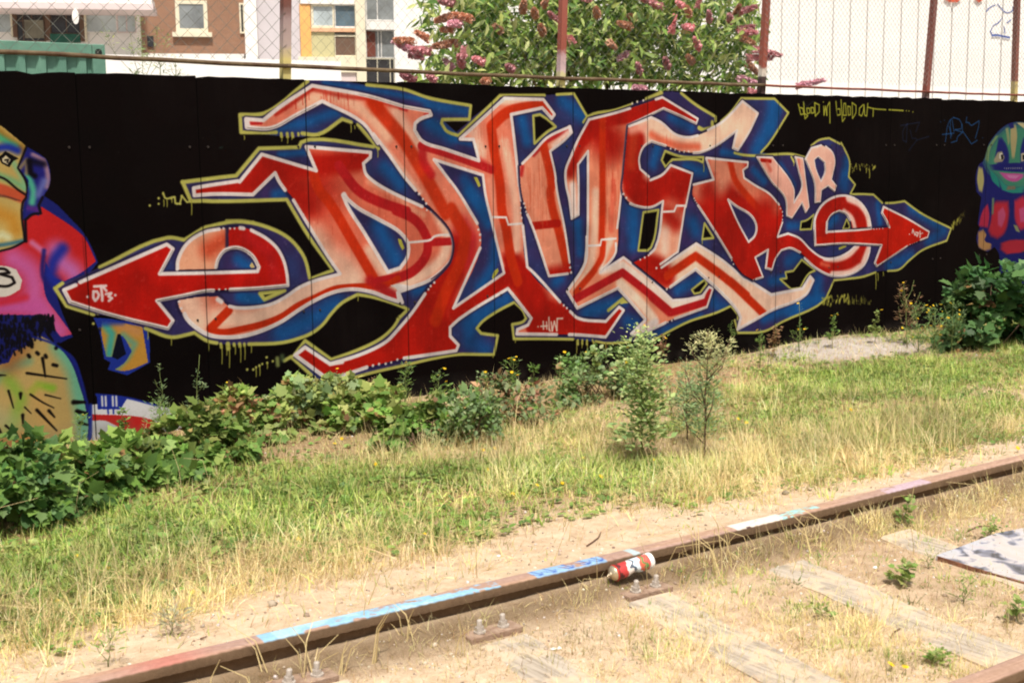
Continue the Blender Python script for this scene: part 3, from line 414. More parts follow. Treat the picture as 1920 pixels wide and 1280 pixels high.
# uneven coverage: faint vertical runs and cloudy patches inside the lettering
va = np.repeat(vnoise(PH // 8 + 1, PW, 5, 71, 2), 8, 0)[:PH]; vb = vnoise(PH, PW, 46, 72, 4); cv *= (1 + MB[..., None] * ((va[..., None] - .5) * .08 + (vb[..., None] - .5) * .36))
vc = vnoise(PH, PW, 7, 73, 2); cv += MB[..., None] * np.clip(vc[..., None] - .74, 0, 1) * .35
dust = np.clip(vnoise(PH, PW, 120, 74, 5) - .52, 0, 1) * np.clip(np.repeat(vnoise(PH // 12 + 1, PW, 9, 75, 2), 12, 0)[:PH], 0, 1); cv += (~MB)[..., None] * dust[..., None] * C(34, 28, 26)
# general wear of the paint: grain, grime towards the foot (splashed earth), scuffs
g = rng.rand(PH, PW).astype(np.float32); cv *= (1 + (g[..., None] - .5) * .07); wn = vnoise(PH, PW, 90, 21, 4); cv *= (.93 + .14 * wn[..., None])
rowz = T1 - np.arange(PH) / RES
base = np.clip(1 - rowz / .16, 0, 1)[:, None] * np.clip(vnoise(PH, PW, 26, 31, 3) * 2 - .5, 0, 1); blend((base * .5).astype(np.float32), C(120, 112, 104))
for k in range(160):
    x = rng.uniform(S0, S1); z = rng.uniform(.1, 2.1); px, py = int((x - S0) * RES), int((T1 - z) * RES)
    if 1 < px < PW - 2 and 1 < py < PH - 2: cv[py - 1:py + 1, px:px + 1 + rng.randint(2)] += .12 * rng.rand()
PITCH, PAN0 = 0.7100, 2.235                                       # panel joints along the wall
for k in range(-3, 16):
    p = (PAN0 + k * PITCH - S0) * RES
    if 1 < p < PW - 2: i = int(p); cv[:, i:i + 2] *= .45
np.clip(cv, 0, 1, out=cv); cv *= .765                       # paint reflects less than the bright film print shows
# ------------------------------------------------------------------ helpers
def tag(o, label=None, cat=None, group=None, kind=None):
    if label: o['label'] = label
    if cat: o['category'] = cat
    if group: o['group'] = group
    if kind: o['kind'] = kind
    return o
def empty(name, loc=(0, 0, 0), rz=0.0):
    o = bpy.data.objects.new(name, None); col.objects.link(o); o.location = loc; o.rotation_euler = (0, 0, rz); o.empty_display_size = .1; return o
def link(name, me, mat=None, parent=None, loc=(0, 0, 0), rot=None):
    o = bpy.data.objects.new(name, me); col.objects.link(o)
    if mat is not None and len(me.materials) == 0: me.materials.append(mat)
    o.parent = parent; o.location = loc
    if rot is not None: o.rotation_euler = rot
    return o
class MB:
    def __init__(s): s.v = []; s.f = []; s.mi = []
    def add(s, v, f, mi=0):
        n = len(s.v); s.v += [tuple(p) for p in v]; s.f += [tuple(i + n for i in q) for q in f]; s.mi += [mi] * len(f)
    def box(s, a, b, mi=0, bev=0.0):
        (x0, y0, z0), (x1, y1, z1) = a, b
        if bev <= 0:
            s.add([(x0, y0, z0), (x1, y0, z0), (x1, y1, z0), (x0, y1, z0), (x0, y0, z1), (x1, y0, z1), (x1, y1, z1), (x0, y1, z1)],
                  [(0, 3, 2, 1), (4, 5, 6, 7), (0, 1, 5, 4), (1, 2, 6, 5), (2, 3, 7, 6), (3, 0, 4, 7)], mi); return
        b_ = bev; v = []; f = []
        for z, i in ((z0, b_), (z0 + b_, 0), (z1 - b_, 0), (z1, b_)):
            v += [(x0 + i, y0 + i, z), (x1 - i, y0 + i, z), (x1 - i, y1 - i, z), (x0 + i, y1 - i, z)]
        f = [(0, 3, 2, 1), (12, 13, 14, 15)]
        for k in range(3):
            for j in range(4): f.append((4 * k + j, 4 * k + (j + 1) % 4, 4 * k + 4 + (j + 1) % 4, 4 * k + 4 + j))
        s.add(v, f, mi)
    def tube(s, pts, rad, n=6, mi=0, cap=True):
        pts = [Vector(p) for p in pts]; N = len(pts); rad = rad if isinstance(rad, (list, tuple)) else [rad] * N
        v = []; f = []; up = Vector((0.13, 0.21, 1)).normalized()
        for i, p in enumerate(pts):
            d = (pts[min(i + 1, N - 1)] - pts[max(i - 1, 0)]).normalized()
            a = d.cross(up); a = a.normalized() if a.length > 1e-3 else Vector((1, 0, 0)); b = d.cross(a)
            for k in range(n):
                t = 2 * math.pi * k / n; v.append(p + (a * math.cos(t) + b * math.sin(t)) * rad[i])
        for i in range(N - 1):
            for k in range(n): f.append((i * n + k, i * n + (k + 1) % n, (i + 1) * n + (k + 1) % n, (i + 1) * n + k))
        if cap: f.append(tuple(range(n - 1, -1, -1))); f.append(tuple(range((N - 1) * n, N * n)))
        s.add(v, f, mi)
    def mesh(s, name, mats=(), smooth=False):
        me = bpy.data.meshes.new(name); me.from_pydata([tuple(p) for p in s.v], [], s.f)
        for m in mats: me.materials.append(m)
        if len(mats) > 1: me.polygons.foreach_set('material_index', s.mi)
        if smooth: me.polygons.foreach_set('use_smooth', [True] * len(me.polygons))
        me.update(); return me
    def build(s, name, mat, parent=None, smooth=False, loc=(0, 0, 0)):
        return link(name, s.mesh(name, mat if isinstance(mat, (list, tuple)) else [mat], smooth), None, parent, loc)
def trimesh(name, V, F, colr=None, mat=None, smooth=False):
    me = bpy.data.meshes.new(name); V = np.ascontiguousarray(V, np.float32); F = np.ascontiguousarray(F, np.int32)
    me.vertices.add(len(V)); me.vertices.foreach_set('co', V.ravel())
    me.loops.add(F.size); me.loops.foreach_set('vertex_index', F.ravel())
    me.polygons.add(len(F)); me.polygons.foreach_set('loop_start', np.arange(len(F), dtype=np.int32) * F.shape[1])
    try: me.polygons.foreach_set('loop_total', np.full(len(F), F.shape[1], np.int32))
    except Exception: pass
    me.update(calc_edges=True)
    if smooth: me.polygons.foreach_set('use_smooth', np.ones(len(F), bool))
    if colr is not None:
        a = me.color_attributes.new('tone', 'FLOAT_COLOR', 'POINT'); c = np.ones((len(V), 4), np.float32); c[:, :3] = colr
        a.data.foreach_set('color', c.ravel())
    if mat is not None: me.materials.append(mat)
    return me
def newmat(name):
    m = bpy.data.materials.new(name); m.use_nodes = True; return m, m.node_tree, m.node_tree.nodes['Principled BSDF']
def L_(nt, a, b): nt.links.new(a, b)
def pmat(name, c, rough=.8, var=.15, scale=8.0, bump=.0, c2=None, metal=0.0, bscale=None, spec=.3, attr=False, obj_var=0.0):
    """principled material whose colour wanders between c and c2 with two octaves of noise"""
    m, nt, b = newmat(name); tc = nt.nodes.new('ShaderNodeTexCoord'); n1 = nt.nodes.new('ShaderNodeTexNoise'); n1.inputs['Scale'].default_value = scale; n1.inputs['Detail'].default_value = 8; n1.inputs['Roughness'].default_value = .65
    L_(nt, tc.outputs['Object'], n1.inputs['Vector'])
    r = nt.nodes.new('ShaderNodeValToRGB'); L_(nt, n1.outputs['Fac'], r.inputs['Fac'])
    c = np.array(c, float); d = c * (1 - var) if c2 is None else np.array(c2, float); e = np.minimum(c * (1 + var), 1) if c2 is None else c
    r.color_ramp.elements[0].position = .33; r.color_ramp.elements[1].position = .68
    r.color_ramp.elements[0].color = (*d, 1); r.color_ramp.elements[1].color = (*e, 1)
    out = r.outputs['Color']
    if attr:
        at = nt.nodes.new('ShaderNodeAttribute'); at.attribute_name = 'tone'; mx = nt.nodes.new('ShaderNodeMix'); mx.data_type = 'RGBA'; mx.blend_type = 'MULTIPLY'; mx.inputs['Factor'].default_value = 1
        L_(nt, out, mx.inputs[6]); L_(nt, at.outputs['Color'], mx.inputs[7]); out = mx.outputs[2]
    if obj_var:
        oi = nt.nodes.new('ShaderNodeObjectInfo'); mr = nt.nodes.new('ShaderNodeMapRange'); mr.inputs['To Min'].default_value = 1 - obj_var; mr.inputs['To Max'].default_value = 1 + obj_var
        L_(nt, oi.outputs['Random'], mr.inputs['Value']); h = nt.nodes.new('ShaderNodeHueSaturation'); L_(nt, mr.outputs['Result'], h.inputs['Value']); L_(nt, out, h.inputs['Color']); out = h.outputs['Color']
    L_(nt, out, b.inputs['Base Color']); b.inputs['Roughness'].default_value = rough; b.inputs['Metallic'].default_value = metal; b.inputs['Specular IOR Level'].default_value = spec
    if bump:
        n2 = nt.nodes.new('ShaderNodeTexNoise'); n2.inputs['Scale'].default_value = bscale or scale * 5; n2.inputs['Detail'].default_value = 6; L_(nt, tc.outputs['Object'], n2.inputs['Vector'])
        bp = nt.nodes.new('ShaderNodeBump'); bp.inputs['Strength'].default_value = bump; bp.inputs['Distance'].default_value = .01; L_(nt, n2.outputs['Fac'], bp.inputs['Height']); L_(nt, bp.outputs['Normal'], b.inputs['Normal'])
    return m
def leafmat(name, c=None, trans=.35, rough=.55, obj_var=.25):
    """leaf: diffuse plus light coming through; colour from the 'tone' attribute, or c with a per-object change"""
    m, nt, b = newmat(name); out = nt.nodes['Material Output']
    if c is None: a = nt.nodes.new('ShaderNodeAttribute'); a.attribute_name = 'tone'; src = a.outputs['Color']
    else:
        rg = nt.nodes.new('ShaderNodeRGB'); rg.outputs[0].default_value = (*c, 1); oi = nt.nodes.new('ShaderNodeObjectInfo'); mr = nt.nodes.new('ShaderNodeMapRange'); mr.inputs['To Min'].default_value = 1 - obj_var; mr.inputs['To Max'].default_value = 1 + obj_var
        L_(nt, oi.outputs['Random'], mr.inputs['Value']); h = nt.nodes.new('ShaderNodeHueSaturation'); L_(nt, rg.outputs[0], h.inputs['Color']); L_(nt, mr.outputs['Result'], h.inputs['Value']); src = h.outputs['Color']
    L_(nt, src, b.inputs['Base Color']); b.inputs['Roughness'].default_value = rough; b.inputs['Specular IOR Level'].default_value = .3
    t = nt.nodes.new('ShaderNodeBsdfTranslucent'); L_(nt, src, t.inputs['Color']); mx = nt.nodes.new('ShaderNodeMixShader'); mx.inputs[0].default_value = trans
    L_(nt, b.outputs[0], mx.inputs[1]); L_(nt, t.outputs[0], mx.inputs[2]); L_(nt, mx.outputs[0], out.inputs['Surface']); return m
R = random.Random(5); nr = np.random.RandomState(12)
# ------------------------------------------------------------------ ground
_gn = vnoise(400, 700, 26, 41, 4); _gf = vnoise(400, 700, 5, 43, 3); _gc = vnoise(400, 700, 60, 47, 4)
def _samp(g, x, y): return g[np.clip(((np.asarray(y) + 9) * 40).astype(int), 0, 399), np.clip(((np.asarray(x) + 3) * 40).astype(int), 0, 699)]
def gz(x, y):
    x = np.asarray(x, float); y = np.asarray(y, float)
    far = .108 * np.clip(1 - (y + 3.80) / 2.6, 0, 1) + .012 * np.clip(1 - (y + 3.8) / .4, 0, 1)
    mound = .06 * np.exp(-((x - 8.6) / .8) ** 2 - ((y + .15) / .55) ** 2)
    zf = far + mound + (_samp(_gn, x, y) - .5) * .05 * np.clip((y + 3.8) * 3, .15, 1) + (_samp(_gf, x, y) - .5) * .014
    zn = .018 + .045 * np.exp(-((y + 3.87) / .10) ** 2) - .012 * np.exp(-((y + 4.02) / .05) ** 2) + (_samp(_gn, x, y) - .5) * .022 + (_samp(_gf, x, y) - .5) * .010
    return np.where(y > -3.82, zf, zn)
def gp(px, py):
    z = .02
    for k in range(4): p = on_ground(px, py, z); z = float(gz(p[0], p[1]))
    return Vector((p[0], p[1], z))
xs = np.concatenate([[-60, -20, -8], np.arange(-3, 14, .04), [15, 18, 30, 80]])
ys = np.concatenate([[-60, -20, -12], np.arange(-9, -5.6, .12), np.arange(-5.6, -3.86, .03), [-3.845, -3.832, -3.815, -3.805, -3.79], np.arange(-3.76, .03, .04), [.06]])
X, Y = np.meshgrid(xs, ys); Z = gz(X, Y); Z = np.where((X < -3) | (X > 14) | (Y < -9), 0.0, Z)
V = np.stack([X, Y, Z], -1).reshape(-1, 3); nx, ny = len(xs), len(ys)
i = (np.arange(ny - 1)[:, None] * nx + np.arange(nx - 1)[None, :]).ravel(); F = np.stack([i, i + 1, i + nx + 1, i + nx], 1)
def spot(x, y, px, py, r, ry=None):
    g = on_ground(px, py, .03); return np.exp(-((x - g[0]) / r) ** 2 - ((y - g[1]) / (ry or r)) ** 2)
def tone(x, y):
    """ground colours: pale sand beside the rail, brown loam, grey gravel at the right foot of the wall, a darker band along the near side of the rail"""
    n = _samp(_gc, x, y); n2 = _samp(_gn, x, y)
    sand = np.array([.66, .515, .37]); loam = np.array([.34, .225, .13]); grey = np.array([.47, .43, .40]); olive = np.array([.22, .18, .08])
    w = np.clip((y + 3.35) / .7, 0, 1) * np.clip((n - .25) * 3, .25, 1); w = np.where(y < -3.8, np.clip((n - .5) * 2.6, 0, .45), w)
    c = sand * (1 - w)[..., None] + loam * w[..., None]
    o = np.clip((y + 3.1) / 1.0, 0, 1) * np.clip((n2 - .35) * 3, 0, 1) * .6; c = c * (1 - o[..., None]) + olive * o[..., None]
    g = np.clip(1.6 * (spot(x, y, 1620, 650, .7, .4) + .6 * spot(x, y, 1510, 658, .4, .25)), 0, 1); c = c * (1 - g[..., None]) + grey * g[..., None]
    b = np.clip(.55 * (spot(x, y, 1280, 715, .4, .3) + .7 * spot(x, y, 1390, 690, .4, .2)), 0, 1); c = c * (1 - b[..., None]) + np.array([.36, .24, .16]) * b[..., None]
    d = np.exp(-((y + 3.93) / (.10 + .05 * (n2 - .5))) ** 2) * .9; c = c * (1 - d[..., None]) + np.array([.17, .12, .07]) * d[..., None]  # dark brown band along the near side of the rail
    return c
m_ground = pmat('earth', (1.0, 1.0, 1.0), .95, c2=(.72, .66, .6), scale=14, bump=1.0, bscale=110, attr=True, spec=.1)
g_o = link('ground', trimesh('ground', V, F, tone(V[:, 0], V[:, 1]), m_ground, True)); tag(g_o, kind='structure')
mb = MB(); mb.add([(-900, -900, -.05), (900, -900, -.05), (900, 1200, -.05), (-900, 1200, -.05)], [(0, 1, 2, 3)])
tag(mb.build('yard_ground', pmat('yard gravel', (.34, .31, .27), .95, .2, 3.0, .4)), kind='structure')
# ------------------------------------------------------------------ the wall of upright panels
img = bpy.data.images.new('wall paint', PW, PH, alpha=False); img.colorspace_settings.name = 'sRGB'
buf = np.ones((PH, PW, 4), np.float32); buf[..., :3] = cv[::-1]; img.pixels.foreach_set(buf.ravel()); img.pack() if False else None
def paintmat(name, rough):
    m, nt, b = newmat(name); t = nt.nodes.new('ShaderNodeTexImage'); t.image = img; t.extension = 'EXTEND'; t.interpolation = 'Cubic'; uv = nt.nodes.new('ShaderNodeUVMap'); uv.uv_map = 'UVMap'
    L_(nt, uv.outputs[0], t.inputs[0]); L_(nt, t.outputs[0], b.inputs['Base Color']); b.inputs['Roughness'].default_value = rough; b.inputs['Specular IOR Level'].default_value = .05
    tc = nt.nodes.new('ShaderNodeTexCoord'); n2 = nt.nodes.new('ShaderNodeTexNoise'); n2.inputs['Scale'].default_value = 45; n2.inputs['Detail'].default_value = 8; L_(nt, tc.outputs['Object'], n2.inputs['Vector'])
    bp = nt.nodes.new('ShaderNodeBump'); bp.inputs['Strength'].default_value = .35; bp.inputs['Distance'].default_value = .004; L_(nt, n2.outputs['Fac'], bp.inputs['Height']); L_(nt, bp.outputs['Normal'], b.inputs['Normal']); return m
m_wall = paintmat('painted concrete', .8); m_paint = paintmat('spray paint', .62)
def set_uv(me, ox=0.0):
    uv = me.uv_layers.new(name='UVMap'); co = np.empty(len(me.vertices) * 3, np.float32); me.vertices.foreach_get('co', co); co = co.reshape(-1, 3)
    li = np.empty(len(me.loops), np.int32); me.loops.foreach_get('vertex_index', li); p = co[li]
    uv.data.foreach_set('uv', np.stack([(p[:, 0] + ox - S0) / (S1 - S0), (p[:, 2] - T0) / (T1 - T0)], 1).astype(np.float32).ravel())
WALLH = 2.118
wall = empty('graffiti_wall', (0, 0, 0)); tag(wall, 'long black graffiti wall of upright panels painted with red and blue wildstyle letters', 'wall')
boltmb = MB()
for k in range(10):
    pass
bv = []; 
m_bolt = pmat('bolt recess', (.02, .014, .012), .7, .2, 40)
bolt = MB(); bolt.tube([(0, 0, 0), (0, -.006, 0)], [.0085, .007], 6); bolt_me = bolt.mesh('bolt_head', [m_bolt])
for k in range(-5, 24):
    x0 = PAN0 + k * PITCH + .0015; x1 = x0 + PITCH - .003; pm = MB(); zt = WALLH + R.uniform(-.004, .004); n = 9; f = []; v = []
    for j in range(n + 1):                      # chipped, slightly uneven top edge
        x = x0 + (x1 - x0) * j / n; zz = zt + R.uniform(-.005, .002) - (R.uniform(.004, .014) if R.random() < .12 else 0); v += [(x, 0, -.3), (x, 0, zz - .006), (x, .006, zz), (x, .075, zz), (x, .075, -.3)]
    for j in range(n):
        for i in range(4): f.append((5 * j + i, 5 * j + i + 5, 5 * j + i + 6, 5 * j + i + 1))
    f += [(0, 1, 2, 3, 4), tuple(5 * n + i for i in (4, 3, 2, 1, 0))]
    pm.add(v, f); me = pm.mesh('wall_panel', [m_wall]); set_uv(me); p = link('wall_panel', me, None, wall)
    if -2 <= k <= 14:
        for bx, bz in ((.055, 1.70), (PITCH - .06, 1.70), (.055, .66), (PITCH - .06, .66)):
            link('bolt_head', bolt_me, None, p, (x0 + bx, -.0005, bz))
def sheet(name, loops, Y, parent, label=None):
    P3 = [[Vector((q[0], 0, q[1])) for q in W] for W in loops]; tri = tessellate_polygon(P3); flat = [q for l in P3 for q in l]
    v = [(q.x, Y, min(q.z, WALLH - .012)) for q in flat]; f = []
    for t in tri:
        a, b, c = (flat[i] for i in t)
        f.append(t if (b - a).cross(c - a).y < 0 else (t[0], t[2], t[1]))
    me = bpy.data.meshes.new(name); me.from_pydata(v, [], f); me.materials.append(m_paint); set_uv(me); o = link(name, me, None, parent)
    if label: o['label'] = label
    return o
def grow(W, d):                                  # push an outline outwards so the outline stroke is on the sheet
    W = np.array(W); a = W - np.roll(W, 1, 0); b = np.roll(W, -1, 0) - W
    na = np.stack([a[:, 1], -a[:, 0]], 1); nb = np.stack([b[:, 1], -b[:, 0]], 1)
    n = na / (np.linalg.norm(na, axis=1, keepdims=True) + 1e-9) + nb / (np.linalg.norm(nb, axis=1, keepdims=True) + 1e-9); n /= np.linalg.norm(n, axis=1, keepdims=True) + 1e-9
    A = .5 * np.sum(W[:, 0] * np.roll(W[:, 1], -1) - np.roll(W[:, 0], -1) * W[:, 1]); return W + n * d * (1 if A > 0 else -1)
mural = sheet('mural_lettering', [grow(OUT, .012)] + HOLES, -.0012, wall, 'big red and pink wildstyle letters on blue with yellow outline')
LAB = {'H': 'tall pink and red letter with a long pointed arm', 'D': 'red and pink letter D with curling tail', 'A': 'pink slanting letter stem with red bars', 'L': 'red and pink letter with zigzag foot', 'C': 'pale curling letter with zigzag base',
       'R': 'red letter R flowing into a ribbon', 'e ring': 'pale ring of the left letter e', 'e arrow': 'red arrow pointing left out of the letter e', 'U': 'small pink letter U', 'P': 'small pink letter P', 'right ring': 'red ring of the right letter e', 'right arrow': 'red arrow pointing right'}
for kx, (nm, (W, Hs)) in enumerate(LET.items()):
    sheet('painted_arrow' if 'arrow' in nm else 'painted_letter', [W] + Hs, -.0022 - .0004 * kx, mural, LAB[nm])
sheet('painted_figure', [fig1[(fig1[:, 0] > S0 + .05)]], -.0006, wall, 'cartoon figure in a red and pink shirt with a hairy belly')
sheet('painted_figure', [q1], -.0006, wall, 'blue and green faced figure in red, painted at the right end')
# ------------------------------------------------------------------ fence on the wall
m_rust = pmat('rusty paint', (.26, .07, .045), .8, c2=(.12, .035, .03), scale=14, bump=.4); m_pipe = pmat('weathered pipe', (.16, .12, .07), .8, c2=(.07, .035, .02), scale=10, bump=.5)
m_wire = pmat('dull wire', (.16, .17, .15), .6, .3, 20, metal=.3); m_wire2 = pmat('galvanised wire', (.22, .20, .19), .5, .2, 20, metal=.2)
def postmat(name, cols):
    m, nt, b = newmat(name); tc = nt.nodes.new('ShaderNodeTexCoord'); sp = nt.nodes.new('ShaderNodeSeparateXYZ'); L_(nt, tc.outputs['Object'], sp.inputs[0]); nn = nt.nodes.new('ShaderNodeTexNoise'); nn.inputs['Scale'].default_value = 22; L_(nt, tc.outputs['Object'], nn.inputs[0])
    ma = nt.nodes.new('ShaderNodeMath'); ma.operation = 'MULTIPLY_ADD'; ma.inputs[1].default_value = .10; L_(nt, nn.outputs['Fac'], ma.inputs[0]); L_(nt, sp.outputs['Z'], ma.inputs[2]); r = nt.nodes.new('ShaderNodeValToRGB'); L_(nt, ma.outputs[0], r.inputs[0])
    el = r.color_ramp.elements; el[0].position = cols[0][0]; el[0].color = (*cols[0][1], 1); el[1].position = cols[-1][0]; el[1].color = (*cols[-1][1], 1)
    for p, c in cols[1:-1]: e = el.new(p); e.color = (*c, 1)
    L_(nt, r.outputs[0], b.inputs['Base Color']); b.inputs['Roughness'].default_value = .75; return m
RU = (.24, .06, .04); RD = (.10, .03, .025)
PM = [postmat('post paint a', [(.0, (.05, .04, .03)), (.07, (.42, .37, .14)), (.18, (.50, .42, .16)), (.28, (.36, .28, .26)), (.42, (.28, .20, .20)), (.5, (.12, .045, .035)), (.7, RU)]),
      postmat('post paint b', [(.0, (.03, .03, .03)), (.06, (.05, .04, .03)), (.08, (.50, .47, .18)), (.16, (.50, .45, .25)), (.18, (.48, .36, .38)), (.30, (.40, .26, .28)), (.34, RU), (.9, (.28, .08, .06))]),
      postmat('post paint c', [(.0, (.035, .015, .015)), (.20, (.04, .02, .02)), (.215, (.55, .50, .45)), (.27, (.5, .42, .36)), (.285, RU), (.9, (.22, .07, .05))]),
      postmat('post paint d', [(.0, (.20, .16, .16)), (.10, (.12, .07, .07)), (.13, (.2, .06, .045)), (.9, (.16, .05, .04))]), postmat('post paint e', [(.0, (.45, .38, .16)), (.24, (.42, .34, .14)), (.27, (.20, .06, .04)), (.9, (.16, .05, .04))])]
fence = empty('chain_link_fence', (0, .035, 2.1)); tag(fence, 'rusty chain link fence with leaning posts standing on the black wall', 'fence')
PP = [(1.40, 0, PM[4]), (3.540, .045, PM[0]), (5.700, .045, PM[1]), (7.745, .058, PM[2]), (9.850, .085, PM[3]), (11.20, -.02, PM[4]), (13.3, .03, PM[3])]
H_F = 1.25
for x, ln, mt in PP:
    w = .027 if x < 4 else .024; v = []
    pm = MB(); n = 8
    for j in range(n + 1):
        t = j / n; cx = ln * t * H_F; v += [(cx - w, -w, t * H_F), (cx + w, -w, t * H_F), (cx + w, w, t * H_F), (cx - w, w, t * H_F)]
    f = [(4 * j + a, 4 * j + (a + 1) % 4, 4 * j + 4 + (a + 1) % 4, 4 * j + 4 + a) for j in range(n) for a in range(4)] + [(3, 2, 1, 0), tuple(4 * n + a for a in range(4))]
    pm.add(v, f); pm.build('post', mt, fence, False, (x, 0, -.0))
def pz(x): return np.interp(x, [-3, 1.83, 3.56, 5.7, 7.7, 9.9, 16], [.125, .117, .094, .081, .081, .073, .07])
for a, b in zip(PP[:-1], PP[1:]):
    pm = MB(); n = 10; pts = [(a[0] + (b[0] - a[0]) * j / n, -.035 + R.uniform(-.002, .002), float(pz(a[0] + (b[0] - a[0]) * j / n)) + R.uniform(-.003, .003)) for j in range(n + 1)]
    pm.tube(pts, .0135 if a[0] < 7 else .010, 7); pm.build('lower_rail', m_pipe if a[0] < 7 else m_rust, fence, True)
    pts = [(q[0], 0, H_F - .02) for q in pts]; pm = MB(); pm.tube(pts, .016, 6); pm.build('top_rail', m_rust, fence, True)
    # netting: diagonal wires, each woven in and out
    pit = .098 if b[0] < 5.6 else (.075 if a[0] < 7 else .052); rad = .0015 if b[0] < 5.6 else (.0009 if a[0] < 7 else .0014); net = MB(); z0 = .125; z1 = H_F - .03; L = b[0] - a[0]; hh = z1 - z0
    for sgn in (1, -1):
        c = -hh
        while c < L:
            pts = []; st = pit / 2; k = 0; t = 0.0
            while t <= hh + 1e-6:
                x = c + t if sgn > 0 else c + (hh - t)
                if 0 <= x <= L: pts.append((a[0] + x + .006 * math.sin(9 * t + c * 3), .003 * (1 if (k % 2) else -1) * sgn - .028, z0 + t + .004 * math.sin(7 * x)))
                t += st; k += 1
            if len(pts) > 1: net.tube(pts, rad, 3, cap=False)
            c += pit
    o = net.build('wire_netting', m_wire if a[0] < 7.0 else m_wire2, fence); o['kind'] = 'stuff'
# ------------------------------------------------------------------ rail track
def railcol(x, v):
    """v 0..1 across the head, from the far edge to the near edge; rust, with spray painted stretches"""
    n = _samp(vnoise(400, 700, 7, 61, 3), x * 6 % 14 - 2, v * 3 - 6); n2 = .5 + .5 * np.sin(x * 71 + v * 9) * np.sin(x * 23 + 1)
    fl = _samp(_gf, x * 5 % 16 - 2, v * 6 - 6); c = np.stack([.34 + .22 * n, .20 + .18 * n, .13 + .15 * n], -1) * (.82 + .36 * fl)[..., None]
    g = np.clip((_samp(_gc, x * 3, v * 4 - 7) - .35) * 2.5, 0, 1)[..., None]; c = c * (1 - .55 * g) + np.array([.34, .24, .24]) * .55 * g
    pink = np.exp(-((x - 1.25) / .12) ** 2)[..., None] * .7; c = c * (1 - pink) + np.array([.5, .16, .13]) * pink
    n4 = _samp(_gn, x * 5 % 16 - 2, v * .9 - 4) * .7 + n * .3
    def paint(lo, hi, colr, cut):
        nonlocal c
        e = np.clip((x - lo) * 30, 0, 1) * np.clip((hi - x) * 30, 0, 1) * (n4 > cut); c = np.where((e > .5)[..., None], np.array(colr), c)
    paint(1.53, 2.46, (.27, .50, .70), .40); paint(1.58, 2.40, (.38, .60, .76), .56); paint(2.58, 2.94, (.27, .45, .68), .36); paint(3.03, 3.1, (.45, .58, .62), .4)
    paint(3.58, 3.90, (.74, .68, .62), .3); paint(3.84, 4.12, (.34, .62, .62), .42); paint(3.62, 3.70, (.06, .03, .05), .6); paint(4.5, 4.85, (.50, .38, .44), .5)
    for cx in (2.62, 2.68, 2.76, 2.84, 2.90):
        d = np.abs((x - cx) - .022 * (v - .5)); dd = np.abs(v - .5 - .4 * np.cos((x - cx) * 60)); k = (d < .0045) | ((dd < .07) & (np.abs(x - cx) < .028)); c = np.where((k & (v > .12) & (v < .88))[..., None], np.array([.05, .12, .42]), c)
    return c
def make_rail(name, y_far, label):
    global top
    root = empty(name, (0, y_far, 0)); tag(root, label, 'rail')
    xr = np.arange(-2.0, 10.5, .006) if name == 'rail' and y_far > -4.5 else np.arange(-2, 10.5, .05)
    top = .132; prof = [(-.002, top - .036), (0, top - .008), (-.003, top - .002), (-.009, top)] + [(-.009 - .052 * k / 9, top + .0004 * math.sin(math.pi * k / 9)) for k in range(1, 10)] + [(-.067, top - .002), (-.070, top - .008), (-.068, top - .036), (-.045, top - .044), (-.042, .022), (-.092, .008), (-.094, -.01), (.024, -.01), (.022, .008), (-.028, .022), (-.027, top - .044)]
    P = np.array(prof); n = len(P); Xg = np.repeat(xr, n); Yg = np.tile(P[:, 0], len(xr)); Zg = np.tile(P[:, 1], len(xr)) + .004 * np.sin(Xg * 1.3) + .0008 * np.sin(Xg * 170) * (np.tile(np.arange(n), len(xr)) > 12)
    Zp = np.tile(P[:, 1], len(xr)); V = np.stack([Xg, Yg, Zg], 1); i = (np.arange(len(xr) - 1)[:, None] * n + np.arange(n)[None, :]).ravel(); j = (np.arange(len(xr) - 1)[:, None] * n + (np.arange(n) + 1)[None, :] % n).ravel(); F = np.stack([i, i + n, j + n, j], 1)
    v = np.clip(-Yg / .07, 0, 1) + (top - Zp).clip(0, .02) * 9; c = railcol(Xg if y_far > -4.5 else Xg * 0 + 5.3 + .2 * np.sin(Xg), v); side = (Zp < top - .0035)
    rs = np.stack([.15 + 0 * Xg, .095 + 0 * Xg, .055 + 0 * Xg], -1) * (.75 + .5 * _samp(_gf, Xg * 2, Zg * 20 - 6))[..., None]; c = np.where(side[:, None], rs, c)
    return root, V, F, c, n
m_rail = pmat('rusted steel', (1, 1, 1), .72, c2=(.78, .74, .70), scale=60, bump=.35, bscale=300, attr=True, spec=.35)
Y_R2 = float(on_ground(1880, 1240, .125)[1])
for yf, lb in ((-3.80, 'long rusty rail with light blue sprayed paint crossing between grass and sand'), (Y_R2, 'second rusty rail cutting the bottom right corner')):
    root, V, F, c, n = make_rail('rail', yf, lb); k = np.tile(np.arange(n), len(V) // n); hd_ = (k <= 14) | (k == 15)
    seg = F.reshape(-1, n, 4); fh = seg[:, list(range(0, 15)), :].reshape(-1, 4); fb = seg[:, list(range(15, n)), :].reshape(-1, 4)
    for nm, ff in (('rail_head', fh), ('rail_web', fb)):
        used, inv = np.unique(ff, return_inverse=True); link(nm, trimesh(nm, V[used], inv.reshape(ff.shape), c[used], m_rail, False), None, root)
m_slp = None
